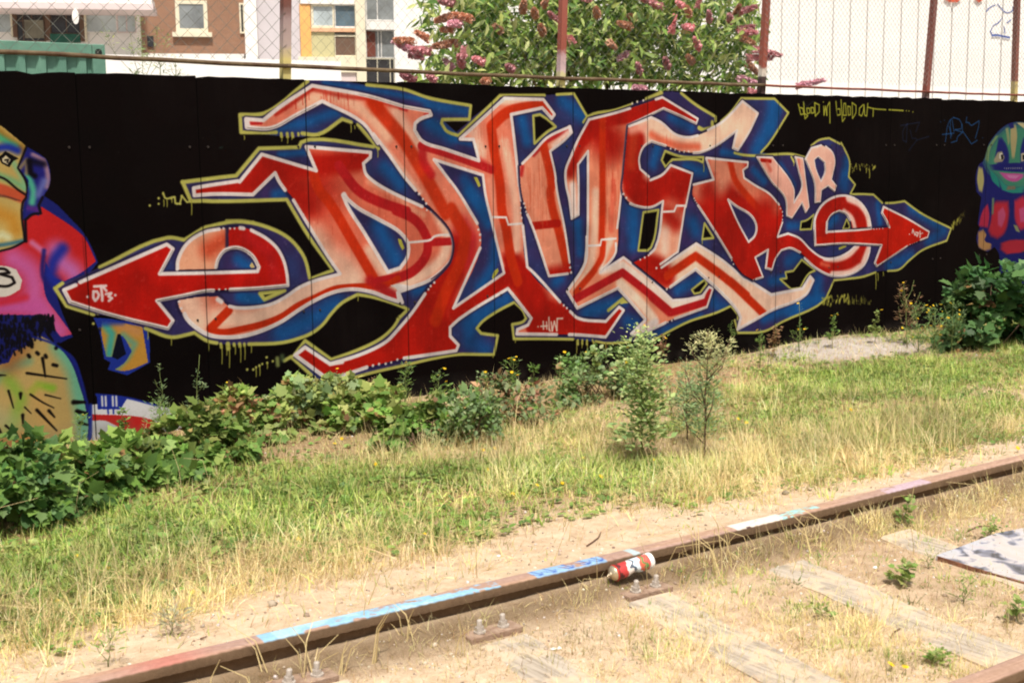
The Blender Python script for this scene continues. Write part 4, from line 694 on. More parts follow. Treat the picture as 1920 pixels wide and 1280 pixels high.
def woodmat(name, a, b_):
    m, nt, b = newmat(name); tc = nt.nodes.new('ShaderNodeTexCoord'); mp = nt.nodes.new('ShaderNodeMapping'); mp.inputs['Scale'].default_value = (34, 2.2, 20); L_(nt, tc.outputs['Object'], mp.inputs[0])
    n = nt.nodes.new('ShaderNodeTexNoise'); n.inputs['Scale'].default_value = 1.6; n.inputs['Detail'].default_value = 9; n.inputs['Distortion'].default_value = .6; L_(nt, mp.outputs[0], n.inputs[0]); r = nt.nodes.new('ShaderNodeValToRGB'); L_(nt, n.outputs['Fac'], r.inputs[0])
    r.color_ramp.elements[0].position = .35; r.color_ramp.elements[1].position = .62; r.color_ramp.elements[0].color = (*b_, 1); r.color_ramp.elements[1].color = (*a, 1); n9 = nt.nodes.new('ShaderNodeTexNoise'); n9.inputs['Scale'].default_value = 5.5; n9.inputs['Detail'].default_value = 9; n9.inputs['Roughness'].default_value = .7; L_(nt, tc.outputs['Object'], n9.inputs[0]); r9 = nt.nodes.new('ShaderNodeValToRGB'); L_(nt, n9.outputs['Fac'], r9.inputs[0]); r9.color_ramp.elements[0].position = .47; r9.color_ramp.elements[1].position = .56
    mx = nt.nodes.new('ShaderNodeMix'); mx.data_type = 'RGBA'; L_(nt, r9.outputs[0], mx.inputs[0]); L_(nt, r.outputs[0], mx.inputs[6]); mx.inputs[7].default_value = (.53, .415, .295, 1)      # blown sand lying on the wood
    L_(nt, mx.outputs[2], b.inputs['Base Color']); b.inputs['Roughness'].default_value = .9
    bp = nt.nodes.new('ShaderNodeBump'); bp.inputs['Strength'].default_value = .8; bp.inputs['Distance'].default_value = .006; L_(nt, n.outputs['Fac'], bp.inputs['Height']); L_(nt, bp.outputs[0], b.inputs['Normal']); return m
m_slp = woodmat('weathered sleeper wood', (.47, .40, .325), (.27, .225, .175))
m_iron = pmat('corroded iron', (.38, .27, .20), .8, c2=(.20, .12, .08), scale=30, bump=.5); m_boltm = pmat('weathered bolt', (.52, .47, .42), .6, c2=(.30, .25, .21), scale=50, bump=.3)
SL = [(.30, 'near the left edge'), (.96, ''), (1.62, ''), (2.30, ''), (2.945, ''), (3.64, ''), (4.32, ''), (5.0, ''), (5.68, ''), (6.36, ''), (7.04, '')]
SLL = {1.62: 'buried grey sleeper at the bottom of the picture left of centre', 2.30: 'pale wooden sleeper at the bottom edge below the iron plate left of the spray can', 2.945: 'weathered wooden sleeper running down right from below the spray can', 3.64: 'half buried sleeper between the spray can and the painted board', 4.32: 'sleeper mostly buried beside the painted board'}
for sx, _ in SL:
    if sx not in SLL: continue
    sm = MB(); n = 16; v = []; f = []; hw = .105
    for j in range(n + 1):
        t = j / n; y = -4.07 - 1.25 * t + (R.uniform(-.01, .01) if j in (0, n) else 0); cx = sx - .15 * t * 1.25 + .02; z = .027 + .004 * math.sin(9 * t + sx * 5) + (.003 if sx > 2.5 and sx < 3 else 0); a = hw + R.uniform(-.006, .004); b = hw + R.uniform(-.006, .004)
        v += [(cx - a, y, -.1), (cx - a, y, z - .008), (cx - a + .012, y, z), (cx, y, z + .002), (cx + b - .012, y, z), (cx + b, y, z - .008), (cx + b, y, -.1)]
    for j in range(n):
        for i in range(6): f.append((7 * j + i, 7 * j + i + 7, 7 * j + i + 8, 7 * j + i + 1))
    f += [tuple(range(7)), tuple(7 * n + i for i in range(6, -1, -1))]; sm.add(v, f)
    o = sm.build('sleeper', m_slp); tag(o, SLL[sx], 'sleeper', 'sleepers under the track')
PLL = {1.62: 'rusty rail plate with two bolts near the bottom edge, leftmost of three', 2.32: 'rusty rail plate with two bolts left of the spray can, middle of three', 3.005: 'rusty rail plate with two pale bolts just below the spray can'}
for px_, lb in PLL.items():
    root = empty('rail_plate', (px_, -3.99, .030)); tag(root, lb, 'rail plate', 'bolted plates beside the rail')
    pm = MB(); pm.box((-.105, -.035, -.03), (.105, .05, .006), bev=.003); pm.build('plate', m_iron, root)
    for dx in (-.048, .048):
        bm_ = MB(); bm_.tube([(0, 0, .006), (0, 0, .012)], [.021, .021], 12); bm_.tube([(0, 0, .012), (0, 0, .026)], .0155, 6); bm_.tube([(0, 0, .026), (.001, 0, .046), (.001, 0, .05)], [.0095, .0095, .007], 10)
        bm_.build('bolt', m_boltm, root, False, (dx, 0, 0)).rotation_euler = (R.uniform(-.1, .1), R.uniform(-.1, .1), R.uniform(0, 1))
# ------------------------------------------------------------------ spray can leaning on the rail
def canmat():
    m, nt, b = newmat('printed tin'); tc = nt.nodes.new('ShaderNodeTexCoord'); sp = nt.nodes.new('ShaderNodeSeparateXYZ'); L_(nt, tc.outputs['Object'], sp.inputs[0]); n = nt.nodes.new('ShaderNodeTexNoise'); n.inputs['Scale'].default_value = 24; L_(nt, tc.outputs['Object'], n.inputs[0])
    ma = nt.nodes.new('ShaderNodeMath'); ma.operation = 'MULTIPLY_ADD'; ma.inputs[1].default_value = .075; L_(nt, n.outputs['Fac'], ma.inputs[0]); L_(nt, sp.outputs['X'], ma.inputs[2])
    mr = nt.nodes.new('ShaderNodeMapRange'); mr.inputs['From Min'].default_value = .030; mr.inputs['From Max'].default_value = .196; L_(nt, ma.outputs[0], mr.inputs[0]); r = nt.nodes.new('ShaderNodeValToRGB'); r.color_ramp.interpolation = 'CONSTANT'; L_(nt, mr.outputs[0], r.inputs[0]); el = r.color_ramp.elements
    el[0].position = 0; el[0].color = (.10, .02, .02, 1); el[1].position = .17; el[1].color = (.52, .05, .05, 1)
    for p, c in ((.36, (.78, .72, .68)), (.50, (.10, .12, .16)), (.56, (.62, .74, .84)), (.74, (.62, .14, .08)), (.84, (.12, .26, .08)), (.90, (.60, .12, .10)), (.97, (.8, .8, .8))): e = el.new(p); e.color = (*c, 1)
    L_(nt, r.outputs[0], b.inputs['Base Color']); b.inputs['Roughness'].default_value = .3; b.inputs['Metallic'].default_value = .15; b.inputs['Specular IOR Level'].default_value = .6; return m
A = on_wall(1157, 1072, -3.925); B = on_wall(1216, 1051, -3.935); d = Vector(B - A)
can = empty('spray_can', tuple(A - .012 * d / d.length)); can.rotation_mode = 'QUATERNION'; can.rotation_quaternion = d.to_track_quat('X', 'Z'); can.scale = (.93, .93, .93); tag(can, 'red and white used spray can lying against the rusty rail', 'spray can')
def lathe(pr, n=28):
    m = MB(); v = []; f = []
    for x, r in pr:
        for k in range(n): t = 2 * math.pi * k / n; v.append((x, r * math.cos(t), r * math.sin(t)))
    for i in range(len(pr) - 1):
        for k in range(n): f.append((i * n + k, i * n + (k + 1) % n, (i + 1) * n + (k + 1) % n, (i + 1) * n + k))
    f.append(tuple(range(n))); f.append(tuple(reversed(range((len(pr) - 1) * n, len(pr) * n)))); m.add(v, f); return m
RC = .0315
m_can = canmat(); m_tin = pmat('bare tin', (.62, .52, .36), .3, .25, 20, metal=.7); m_white = pmat('white enamel', (.85, .84, .82), .3, .04, 20, spec=.6); m_redp = pmat('red plastic', (.5, .03, .02), .4, .1, 20)
cb = lathe([(.0, RC * .98), (.002, RC)] + [(.02 + .0115 * k, RC) for k in range(12)] + [(.158, RC), (.160, RC * .98)], 36)
cb.v = [(x, y * (1 - .30 * math.exp(-((x - .085) / .016) ** 2) * max(0, math.cos(math.atan2(z, y) + 1.9)) ** 2), z * (1 - .42 * math.exp(-((x - .085) / .018) ** 2) * max(0, math.cos(math.atan2(z, y) + 1.9)) ** 2)) for x, y, z in cb.v]       # a dent
cb.build('can_body', m_can, can, True); lathe([(-.022, .010), (-.020, .016), (-.014, .024), (-.005, .0305), (.0, RC * 1.0)]).build('can_dome', m_tin, can, True)
lathe([(-.003, RC + .001), (-.001, RC + .0025), (.002, RC + .0025), (.004, RC + .001)]).build('can_rim', m_redp, can, True); lathe([(.158, RC + .0005), (.160, RC + .002), (.176, RC + .002), (.180, RC - .001), (.181, RC - .006)]).build('can_base', m_white, can, True); lathe([(-.032, .004), (-.030, .006), (-.022, .0085)], 12).build('valve', m_tin, can, True)
# ------------------------------------------------------------------ painted board, bottom right
def boardmat():
    m, nt, b = newmat('paint spattered board'); tc = nt.nodes.new('ShaderNodeTexCoord'); n = nt.nodes.new('ShaderNodeTexNoise'); n.inputs['Scale'].default_value = 7; n.inputs['Detail'].default_value = 6; n.inputs['Distortion'].default_value = 1.6; L_(nt, tc.outputs['Object'], n.inputs[0]); r = nt.nodes.new('ShaderNodeValToRGB'); L_(nt, n.outputs['Fac'], r.inputs[0]); el = r.color_ramp.elements
    el[0].position = .30; el[0].color = (.03, .03, .035, 1); el[1].position = .60; el[1].color = (.46, .45, .44, 1)
    for p, c in ((.38, (.10, .10, .11)), (.45, (.22, .23, .29)), (.51, (.50, .48, .50)), (.70, (.52, .44, .46)), (.78, (.14, .12, .12))): e = el.new(p); e.color = (*c, 1)
    n3 = nt.nodes.new('ShaderNodeTexNoise'); n3.inputs['Scale'].default_value = 2.3; L_(nt, tc.outputs['Object'], n3.inputs[0]); r3 = nt.nodes.new('ShaderNodeValToRGB'); L_(nt, n3.outputs['Fac'], r3.inputs[0]); r3.color_ramp.elements[0].color = (.88, .92, 1, 1); r3.color_ramp.elements[1].color = (1, .95, .90, 1); r3.color_ramp.elements[0].position = .4; r3.color_ramp.elements[1].position = .6
    mx = nt.nodes.new('ShaderNodeMix'); mx.data_type = 'RGBA'; mx.blend_type = 'MULTIPLY'; mx.inputs[0].default_value = 1; L_(nt, r.outputs[0], mx.inputs[6]); L_(nt, r3.outputs[0], mx.inputs[7]); L_(nt, mx.outputs[2], b.inputs['Base Color']); b.inputs['Roughness'].default_value = .5; return m
root = empty('painted_board', (4.175, -4.387, .015)); tag(root, 'grey paint spattered board lying on the sand at the right edge', 'board'); root.rotation_euler = (.012, -.02, -.02)
pm = MB(); n = 8; top = [(0, 0), (.2, .012), (.42, .03), (.78, -.03), (.95, -.10), (.95, -.62), (.5, -.60), (.02, -.52), (.0, -.25)]
pm.add([(x, y, .026) for x, y in top] + [(x, y, .002) for x, y in top], [tuple(range(8, -1, -1)), tuple(range(9, 18))] + [(i, (i + 1) % 9, 9 + (i + 1) % 9, 9 + i) for i in range(9)]); pm.build('panel', boardmat(), root)
pm = MB(); pm.box((-.004, -.50, -.006), (.012, -.01, .0255)); pm.build('board_edge', pmat('brown wood', (.22, .10, .06), .9, .4, 30, .6), root)  # dark brown strip down the left edge of the board
# ------------------------------------------------------------------ foliage templates (x across, y along the leaf, z up)
def fan(outline, fold=.12, droop=.12):
    v = [(0, 0, 0), (0, .55, .0)]; 
    for x, y in outline: v.append((x, y, fold * abs(x) - droop * y * y))
    f = [(1, i, i + 1) for i in range(2, len(v) - 1)] + [(1, len(v) - 1, 2)]; v[1] = (0, .5, -droop * .25 - .02)
    return np.array(v, np.float32), np.array(f, np.int32)
T_LOBED = fan([(0, 0), (.26, .02), (.46, .20), (.34, .34), (.50, .58), (.27, .66), (.14, .84), (0, 1.05), (-.14, .84), (-.27, .66), (-.50, .58), (-.34, .34), (-.46, .20), (-.26, .02)])
T_OVAL = fan([(0, 0), (.22, .12), (.34, .38), (.28, .66), (.12, .88), (0, 1.05), (-.12, .88), (-.28, .66), (-.34, .38), (-.22, .12)], .2, .2)
T_LANCE = (np.array([(0, 0, 0), (.10, .3, .03), (.09, .62, .0), (0, 1, -.12), (-.09, .62, .0), (-.10, .3, .03), (0, .4, -.01)], np.float32), np.array([(6, 0, 1), (6, 1, 2), (6, 2, 3), (6, 3, 4), (6, 4, 5), (6, 5, 0)], np.int32))
T_BLADE = (np.array([(-.5, 0, 0), (.5, 0, 0), (.34, .5, .06), (-.34, .5, .06), (0, 1, .30)], np.float32), np.array([(0, 1, 2), (0, 2, 3), (3, 2, 4)], np.int32))
def frames(d, up, roll=0.5):
    """rotation matrices whose y axis is d, z near up"""
    y = d / (np.linalg.norm(d, axis=1, keepdims=True) + 1e-9); u = up + nr.normal(0, roll, up.shape); z = u - (u * y).sum(1, keepdims=True) * y; z /= np.linalg.norm(z, axis=1, keepdims=True) + 1e-9
    x = np.cross(y, z); return np.stack([x, y, z], 2)
def scatter(T, pos, Rm, sc, colr, widths=None):
    Vt, Ft = T; n = len(pos); S = np.ones((n, 3), np.float32) * np.asarray(sc).reshape(n, -1)
    if widths is not None: S = np.stack([widths, sc, sc], 1)
    P = np.einsum('nij,nkj->nki', Rm, Vt[None] * S[:, None, :]) + pos[:, None, :]
    F = Ft[None] + (np.arange(n) * len(Vt))[:, None, None]; c = np.repeat(colr, len(Vt), 0)
    return P.reshape(-1, 3), F.reshape(-1, 3), c
def pick(pal, n, jit=.18):
    pal = np.array(pal); i = nr.randint(0, len(pal), n); return np.clip(pal[i] * (1 + nr.uniform(-jit, jit, (n, 1))) * (1 + nr.uniform(-.06, .06, (n, 3))), 0, 1)
m_leaf = leafmat('leaf'); m_grass = leafmat('grass blade', trans=.3); m_stem = pmat('green stem', (.16, .20, .06), .8, .3, 20); m_wood = pmat('brown stem', (.12, .07, .045), .9, .3, 20); m_yellow = leafmat('yellow petal', (.85, .58, .02), .2, .5, .1)
GREEN = [(.14, .25, .055), (.18, .30, .065), (.24, .36, .085), (.10, .19, .045)]; YGREEN = [(.26, .33, .09), (.33, .38, .12), (.21, .29, .08)]; DGREEN = [(.055, .13, .035), (.075, .17, .045), (.10, .19, .05), (.15, .24, .075)]; REDG = [(.30, .17, .09), (.34, .23, .12)]
SAGE = [(.20, .29, .13), (.26, .34, .16), (.15, .23, .10)]; PALEG = [(.46, .47, .22), (.38, .42, .20)]
leafmesh = {}
def single(Tn, T, c):
    key = (Tn, tuple(np.round(c, 3)))
    if key not in leafmesh:
        me = trimesh('leaf', T[0], T[1], None, leafmat('leaf %s %d' % (Tn, len(leafmesh)), tuple(float(q) for q in c))); leafmesh[key] = me
    return leafmesh[key]
def bush(name, label, cat, base, rx, ry, h, n, T, Tn, size, pal, parts=60, group=None, dens=.5, stems=7, lump=.27, spill=0.0, zc=.0):
    """leafy shrub: leaves in lumps through the outer volume of a half ellipsoid, on stems from the ground"""
    base = Vector(base); root = empty(name, base); tag(root, label, cat, group)
    nl = max(9, n // 55); lc = nr.normal(0, 1, (nl, 3)); lc /= np.linalg.norm(lc, axis=1, keepdims=True); lc[:, 2] = np.abs(lc[:, 2]) * 1.0 - spill * .2; lc *= nr.uniform(dens, 1, (nl, 1)); lc *= [rx, ry, h]; lc[:, 2] += zc
    k = nr.randint(0, nl, n); o = nr.normal(0, 1, (n, 3)); o /= np.linalg.norm(o, axis=1, keepdims=True); o *= nr.rand(n, 1) ** .4 * lump * np.array([rx, ry, h]) * np.array([1, 1, .8]); P = lc[k] + o
    P[:, 2] = np.maximum(P[:, 2], nr.uniform(.01, .06, n)); inside = P[:, 1] + base.y < -.015 if base.y < 0 else np.ones(n, bool); P = P[inside]; kk_ = k[inside]; n = len(P)
    out = P / np.array([rx, ry, h]); out = out / (np.linalg.norm(out, axis=1, keepdims=True) + 1e-6); d = out * .7 + nr.normal(0, .5, (n, 3)); d[:, 2] -= .15; up = out * .8 + np.array([0, -.25, .9])
    Rm = frames(d, up, .35); sc_ = size * np.clip(nr.lognormal(-.15, .35, n), .35, 1.9); lf_ = nr.uniform(.62, 1.4, nl); lw_ = nr.uniform(.85, 1.25, (nl, 1)); c = pick(pal, n) * lf_[kk_][:, None] * np.concatenate([lw_[kk_], np.ones((n, 1)), lw_[kk_] * .9], 1); dead = nr.rand(n) < .045; c[dead] = pick([(.30, .17, .07), (.42, .30, .12), (.22, .12, .06)], int(dead.sum())); c = np.clip(c, 0, 1)
    vis = np.argsort(P[:, 1] * .9 - P[:, 2] * .3 - sc_ * 1.5)                       # nearest to the viewer, largest first
    sel = vis[:parts]; rest = vis[parts:]
    for j in sel:
        me = single(Tn, T, pal[int(nr.randint(len(pal)))]); lf = bpy.data.objects.new('leaf', me); col.objects.link(lf); lf.parent = root
        M = Matrix([[*(Rm[j][0] * sc_[j]), P[j, 0]], [*(Rm[j][1] * sc_[j]), P[j, 1]], [*(Rm[j][2] * sc_[j]), P[j, 2]], [0, 0, 0, 1]]); lf.matrix_basis = M
    if len(rest):
        V, F, cc = scatter(T, P[rest], Rm[rest], sc_[rest], c[rest]); o = link('foliage', trimesh('foliage', V, F, cc, m_leaf), None, root); o['kind'] = 'stuff'
    sm = MB()
    for j in range(stems):
        t = P[nr.randint(n)] * .9; a = Vector((R.uniform(-.3, .3) * rx, R.uniform(-.3, .3) * ry, -.02)); b = Vector(t); mid = a.lerp(b, .5) + Vector((0, 0, .25 * h)); sm.tube([a, mid, b], [.005, .004, .002], 4)
    if stems: sm.build('stems', m_wood, root)
    return root
def tall_weed(name, label, cat, base, h, lean, T, size, n, pal, spread=.10, tip=None, blooms=0, group=None, start=.15, branch=6, stemr=.004, mat=None, brs=.25):
    base = Vector(base); root = empty(name, base); tag(root, label, cat, group); sm = MB(); ax = [Vector((lean[0] * t * t, lean[1] * t * t, h * t)) + Vector((R.uniform(-.006, .006), R.uniform(-.006, .006), 0)) for t in np.linspace(0, 1, 7)]
    sm.tube(ax, [stemr * (1.2 - .8 * t) for t in np.linspace(0, 1, 7)], 5); axs = [(ax, start)]
    for k in range(branch):
        t = R.uniform(max(.1, start - .1), .85); i = int(t * 6); p = ax[i].lerp(ax[min(6, i + 1)], t * 6 - i); a = R.uniform(0, 6.28); L = h * brs * R.uniform(.6, 1.2) * (1.1 - .5 * t); e = p + Vector((math.cos(a) * L * .55, math.sin(a) * L * .55, L * .85)); m = p.lerp(e, .5) + Vector((math.cos(a), math.sin(a), 0)) * L * .12
        sm.tube([p, m, e], [stemr * .6, stemr * .5, stemr * .3], 4); axs.append(([p, m, e], 0.05))
    sm.build('stem', m_stem if mat is None else mat, root, True)
    P = []; D = []
    for q in range(n):
        A, s0 = axs[0] if q % 3 == 0 or len(axs) == 1 else axs[nr.randint(len(axs))]; t = s0 + (1 - s0) * nr.rand(); m = (len(A) - 1) * t; i = min(len(A) - 2, int(m)); p = np.array(A[i].lerp(A[i + 1], m - i)); a = nr.rand() * 6.28; sp = spread * (1.15 - .8 * t) * nr.uniform(.0, 1); dv = np.array([math.cos(a), math.sin(a), nr.uniform(.1, 1.0)])
        P.append(p + dv * sp * .4); D.append(dv)
    P = np.array(P); D = np.array(D)
    if n > 100:                                        # leaves gather in loose clumps round nodes of the stems
        kk = P[nr.randint(0, n, max(8, n // 16))]; j = np.argmin(((P[:, None, :] - kk[None]) ** 2).sum(2), 1); P = P * .45 + kk[j] * .55 + nr.normal(0, spread * .09, P.shape)
    sc_ = size * nr.uniform(.5, 1.2, len(P)) * (1.1 - .5 * P[:, 2] / (h + .01)); c = pick(pal, len(P))
    if tip is not None: w = np.clip((P[:, 2] / h - .62) * 4, 0, 1)[:, None]; c = c * (1 - w) + pick(tip, len(P)) * w
    V, F, cc = scatter(T, P, frames(D, np.tile([0, -.3, 1.], (len(P), 1)), .4), sc_, c); o = link('leaves', trimesh('leaves', V, F, cc, m_leaf), None, root); o['kind'] = 'stuff'
    for k in range(blooms):
        A, _ = axs[k % len(axs)]; p = A[-1] + Vector((R.uniform(-.03, .03), R.uniform(-.03, .03), R.uniform(-.02, .03))); link('bloom', bloom_me, None, root, p, (R.uniform(-.7, .9), R.uniform(-.6, .6), 0)).scale = [R.uniform(.7, 1.1)] * 3
    return root
def bloom_mesh(n=11, r=.013):
    m = MB(); v = [(0, 0, .002)]; f = []
    for k in range(2 * n): t = math.pi * k / n; q = r * (1 if k % 2 else .62); v.append((q * math.cos(t), q * math.sin(t), .003 if k % 2 else 0))
    f = [(0, 1 + k, 1 + (k + 1) % (2 * n)) for k in range(2 * n)]; m.add(v, f); v2 = [(0, 0, .006)] + [(r * .4 * math.cos(6.283 * k / 7), r * .4 * math.sin(6.283 * k / 7), .003) for k in range(7)]; m.add(v2, [(0, 1 + k, 1 + (k + 1) % 7) for k in range(7)]); return m.mesh('bloom', [m_yellow])
bloom_me = bloom_mesh()
# brambles along the foot of the wall
BR = [  # px, py of the foot, half widths, height, leaves, leaf size, palette, label
    ((-20, 985), .42, .38, .42, 2200, .052, DGREEN + GREEN[:2], 'dark dense bramble clump at the left edge below the painted belly'),
    ((110, 940), .36, .32, .29, 1900, .050, GREEN + DGREEN[:1], 'broad leaved bramble clump below the striped belly of the painted figure'),
    ((250, 903), .34, .30, .25, 1800, .050, GREEN, 'green bramble clump below the white and red paint at the left foot of the wall'),
    ((370, 864), .34, .30, .28, 1700, .048, GREEN + YGREEN[:1], 'bramble clump spilling forward under the arrow of the left letter'),
    ((470, 820), .36, .28, .30, 1500, .044, YGREEN + GREEN[:1] + REDG[:1], 'yellowish bramble clump under the curl of the letter e'),
    ((590, 790), .38, .26, .30, 1500, .046, YGREEN + SAGE[:2], 'pale bramble clump with reddish stalks under the dripping yellow line'),
    ((690, 800), .34, .26, .25, 1300, .046, YGREEN + GREEN[:2], 'low bramble clump left of the centre of the wall foot'),
    ((790, 838), .28, .26, .30, 1300, .046, GREEN + YGREEN[:1], 'bright green bramble clump reaching into the grass below the red foot of the tall letter'),
    ((880, 832), .24, .24, .32, 1500, .030, SAGE + GREEN[:1], 'feathery grey green shrub beside the bright bramble in the middle'),
    ((960, 790), .34, .26, .28, 1400, .036, SAGE + REDG + GREEN[:1], 'dull reddish green bramble under the blue patch'),
    ((1110, 748), .42, .28, .34, 1700, .034, SAGE + DGREEN[2:], 'dark weedy shrub left of the tall pale weed'),
    ((1868, 650), .55, .40, .72, 1700, .080, [(.05, .13, .04), (.07, .17, .05), (.045, .11, .04), (.11, .22, .07)], 'big dark green leafy shrub in front of the painted figure at the right'),
]
for (p, rx, ry, h, n, sz, pal, lb) in BR:
    g = gp(*p); y = min(g.y, -ry * .55); bush('bramble_bush' if sz < .1 else 'leafy_shrub', lb, 'bush', (g.x, y, float(gz(g.x, y))), rx, ry, h, n, T_LOBED if sz > .04 else T_OVAL, 'lobed' if sz > .04 else 'oval', sz, pal, 110, 'bushes along the foot of the wall')
# tall weeds
def W(px, py, hp): g = gp(px, py); return g, hp * (g - Vector(CPOS)).length / FPX * 1.02
g, h = W(1205, 868, 235); tall_weed('tall_weed', 'tall bushy pale green weed standing before the wall at the centre right', 'weed', g, h, (.03, .05), T_OVAL, .036, 1600, [(.40, .50, .18), (.33, .45, .17), (.48, .54, .24), (.26, .38, .14)], .36, None, 3, branch=17, start=.12, stemr=.005)
g, h = W(1322, 862, 232); tall_weed('tall_weed', 'dark stemmed mugwort with pale yellow plumes right of the bushy weed', 'weed', g, h, (.06, .05), T_LANCE, .042, 1600, [(.28, .40, .18), (.36, .46, .22), (.22, .34, .15)], .22, [(.62, .60, .30), (.54, .55, .28)], 0, branch=15, start=.2, stemr=.0055, mat=m_wood, brs=.36)
g, h = W(1288, 836, 150); tall_weed('tall_weed', 'thin short weed between the two tall weeds', 'weed', g, h, (.01, .03), T_LANCE, .045, 600, SAGE, .18, None, 0, branch=4, start=.2, stemr=.004, mat=m_wood)
g, h = W(1258, 780, 75); tall_weed('weed', 'small pale weed behind the thin short weed', 'weed', g, h, (.0, .03), T_LANCE, .04, 160, SAGE, .15, None, 0, branch=4)
g, h = W(1498, 660, 90); tall_weed('weed', 'slim weed with small yellow buds under the last zigzag letter', 'weed', g, h, (.02, .02), T_LANCE, .03, 80, GREEN, .08, None, 3, branch=3)
g, h = W(1425, 690, 70); tall_weed('weed', 'small green weed under the yellow corner of the zigzag letter', 'weed', g, h, (.02, .02), T_LANCE, .03, 120, GREEN, .10, None, 1, branch=3)
for (x, y, hp, bl, lb) in ((960, 752, 75, 5, 'yellow flowered weed against the black wall under the blue patch'), (760, 770, 92, 1, 'upright dark green weed below the red foot of the tall letter'), (820, 772, 78, 2, 'thin weed with one yellow flower right of the red foot'), (1085, 720, 60, 1, 'sparse weed against the wall under the red foot on the right'), (1160, 700, 62, 0, 'bushy weed touching the wall left of the tall pale weed'), (1180, 690, 80, 2, 'dark weed growing up over the blue paint behind the tall pale weed')):
    g, h = W(x, y, hp); tall_weed('weed', lb, 'weed', (g.x, min(g.y, -.06), g.z), h, (.01, -.02), T_LANCE, .045, 170, GREEN + SAGE[:1], .14, None, bl, branch=5)
for (x, y, hp, ln, lb) in ((310, 815, 130, -.03, 'thin creeper leaning left in front of the black wall at the left'), (345, 800, 135, .05, 'thin creeper leaning right in front of the black wall at the left')):
    g, h = W(x, y, hp); tall_weed('creeper', lb, 'weed', (g.x, -.12, g.z), h, (ln, 0), T_LANCE, .035, 110, SAGE, .08, None, 0, branch=3, start=.05, stemr=.003)
g, h = W(300, 850, 95); tall_weed('weed', 'feathery dark weed among the brambles over the white and red paint', 'weed', (g.x, g.y, g.z), h, (.02, 0), T_LANCE, .04, 420, GREEN + SAGE, .22, None, 0, branch=9)
for (x, y, hp, bl, lb) in ((1722, 672, 92, 7, 'ragwort with orange yellow flowers at the left of the flower clump'), (1752, 668, 86, 8, 'ragwort with yellow flowers in the middle of the flower clump'), (1785, 664, 92, 7, 'ragwort with yellow flowers leaning into the big shrub'), (1700, 650, 110, 3, 'dry brown ragwort stems against the black wall, leftmost of the flower clump')):
    g, h = W(x, y, hp); tall_weed('ragwort', lb, 'weed', g, h, (.05 * R.uniform(-1, 1), .03), T_LANCE, .05, 240, DGREEN[2:] + SAGE[:1] if bl > 3 else REDG, .2, None, bl, branch=9, group='ragwort by the right wall foot', brs=.45)
SHL = ['over the striped belly figure at the far left', 'left of the thin left leaning creeper', 'right of the two thin creepers', 'under the curl of the left letter e', 'under the dripping yellow line', 'left of the red lower tip of lettering', 'right under the red foot of the tall letter', 'below the blue patch beside the yellow flowered weed', 'below the black pocket in the lettering', 'left of the small foot of red lettering', 'below the white tag on the red foot', 'between the tall bushy weed and the wall', 'below the yellow corner of the zigzag letter', 'at the left end of the grey gravel mound', 'in the middle of the grey gravel mound', 'left of the slim budding weed']
for j, (x, y) in enumerate(((150, 850), (230, 830), (420, 790), (520, 775), (640, 772), (700, 765), (850, 770), (905, 765), (1000, 745), (1050, 735), (1120, 715), (1240, 700), (1370, 672), (1560, 652), (1640, 645), (1450, 670))):
    g, h = W(x, y, R.uniform(35, 75)); tall_weed('weed', 'thin shoot by the black wall ' + SHL[j], 'weed', (g.x, min(g.y, -.05), g.z), h, (R.uniform(-.04, .04), R.uniform(-.03, .02)), R.choice([T_LANCE, T_OVAL]), R.uniform(.025, .04), 110, R.choice([SAGE, GREEN, YGREEN, REDG]), R.uniform(.06, .14), None, R.choice([0, 0, 1, 2]), branch=R.randint(2, 5), group='shoots in the weedy fringe', stemr=.0025)
# small weeds in the sand on this side of the rail
for (x, y, hp, sz, lb) in ((1688, 1098, 40, .05, 'small bright green weed left of the painted board'), (1805, 1132, 58, .06, 'bright green weed below the corner of the painted board'), (1738, 1066, 40, .04, 'tiny weed at the left corner of the painted board'), (1905, 1165, 50, .05, 'green weed at the right edge below the board'),
                           (1693, 972, 62, .06, 'green weed growing up past the rail at the right'), (203, 1250, 62, .05, 'green weed just above the rail at the lower left'), (1858, 1010, 26, .04, 'tuft at the upper edge of the painted board'), (1540, 1160, 26, .05, 'low green weed between the two sleepers'), (1750, 1245, 22, .05, 'low green weed near the bottom right yellow flowers'), (1790, 790, 60, .06, 'rounded green weed in the grass at the right'), (320, 1190, 50, .05, 'pale grey withered weed above the rail at the lower left')):
    g, h = W(x, y, hp); tall_weed('small_weed', lb, 'weed', g, h * R.uniform(.7, 1.05), (R.uniform(-.03, .03), R.uniform(-.02, .02)), R.choice([T_LOBED, T_OVAL, T_LANCE]), sz * R.uniform(.5, .85), R.randint(24, 80) if hp < 70 else 150, [(.34, .33, .22)] if 'withered' in lb else YGREEN + GREEN[1:3], R.uniform(.08, .18), None, 0, branch=R.randint(2, 6), start=.05, stemr=.002, brs=R.uniform(.3, .7))
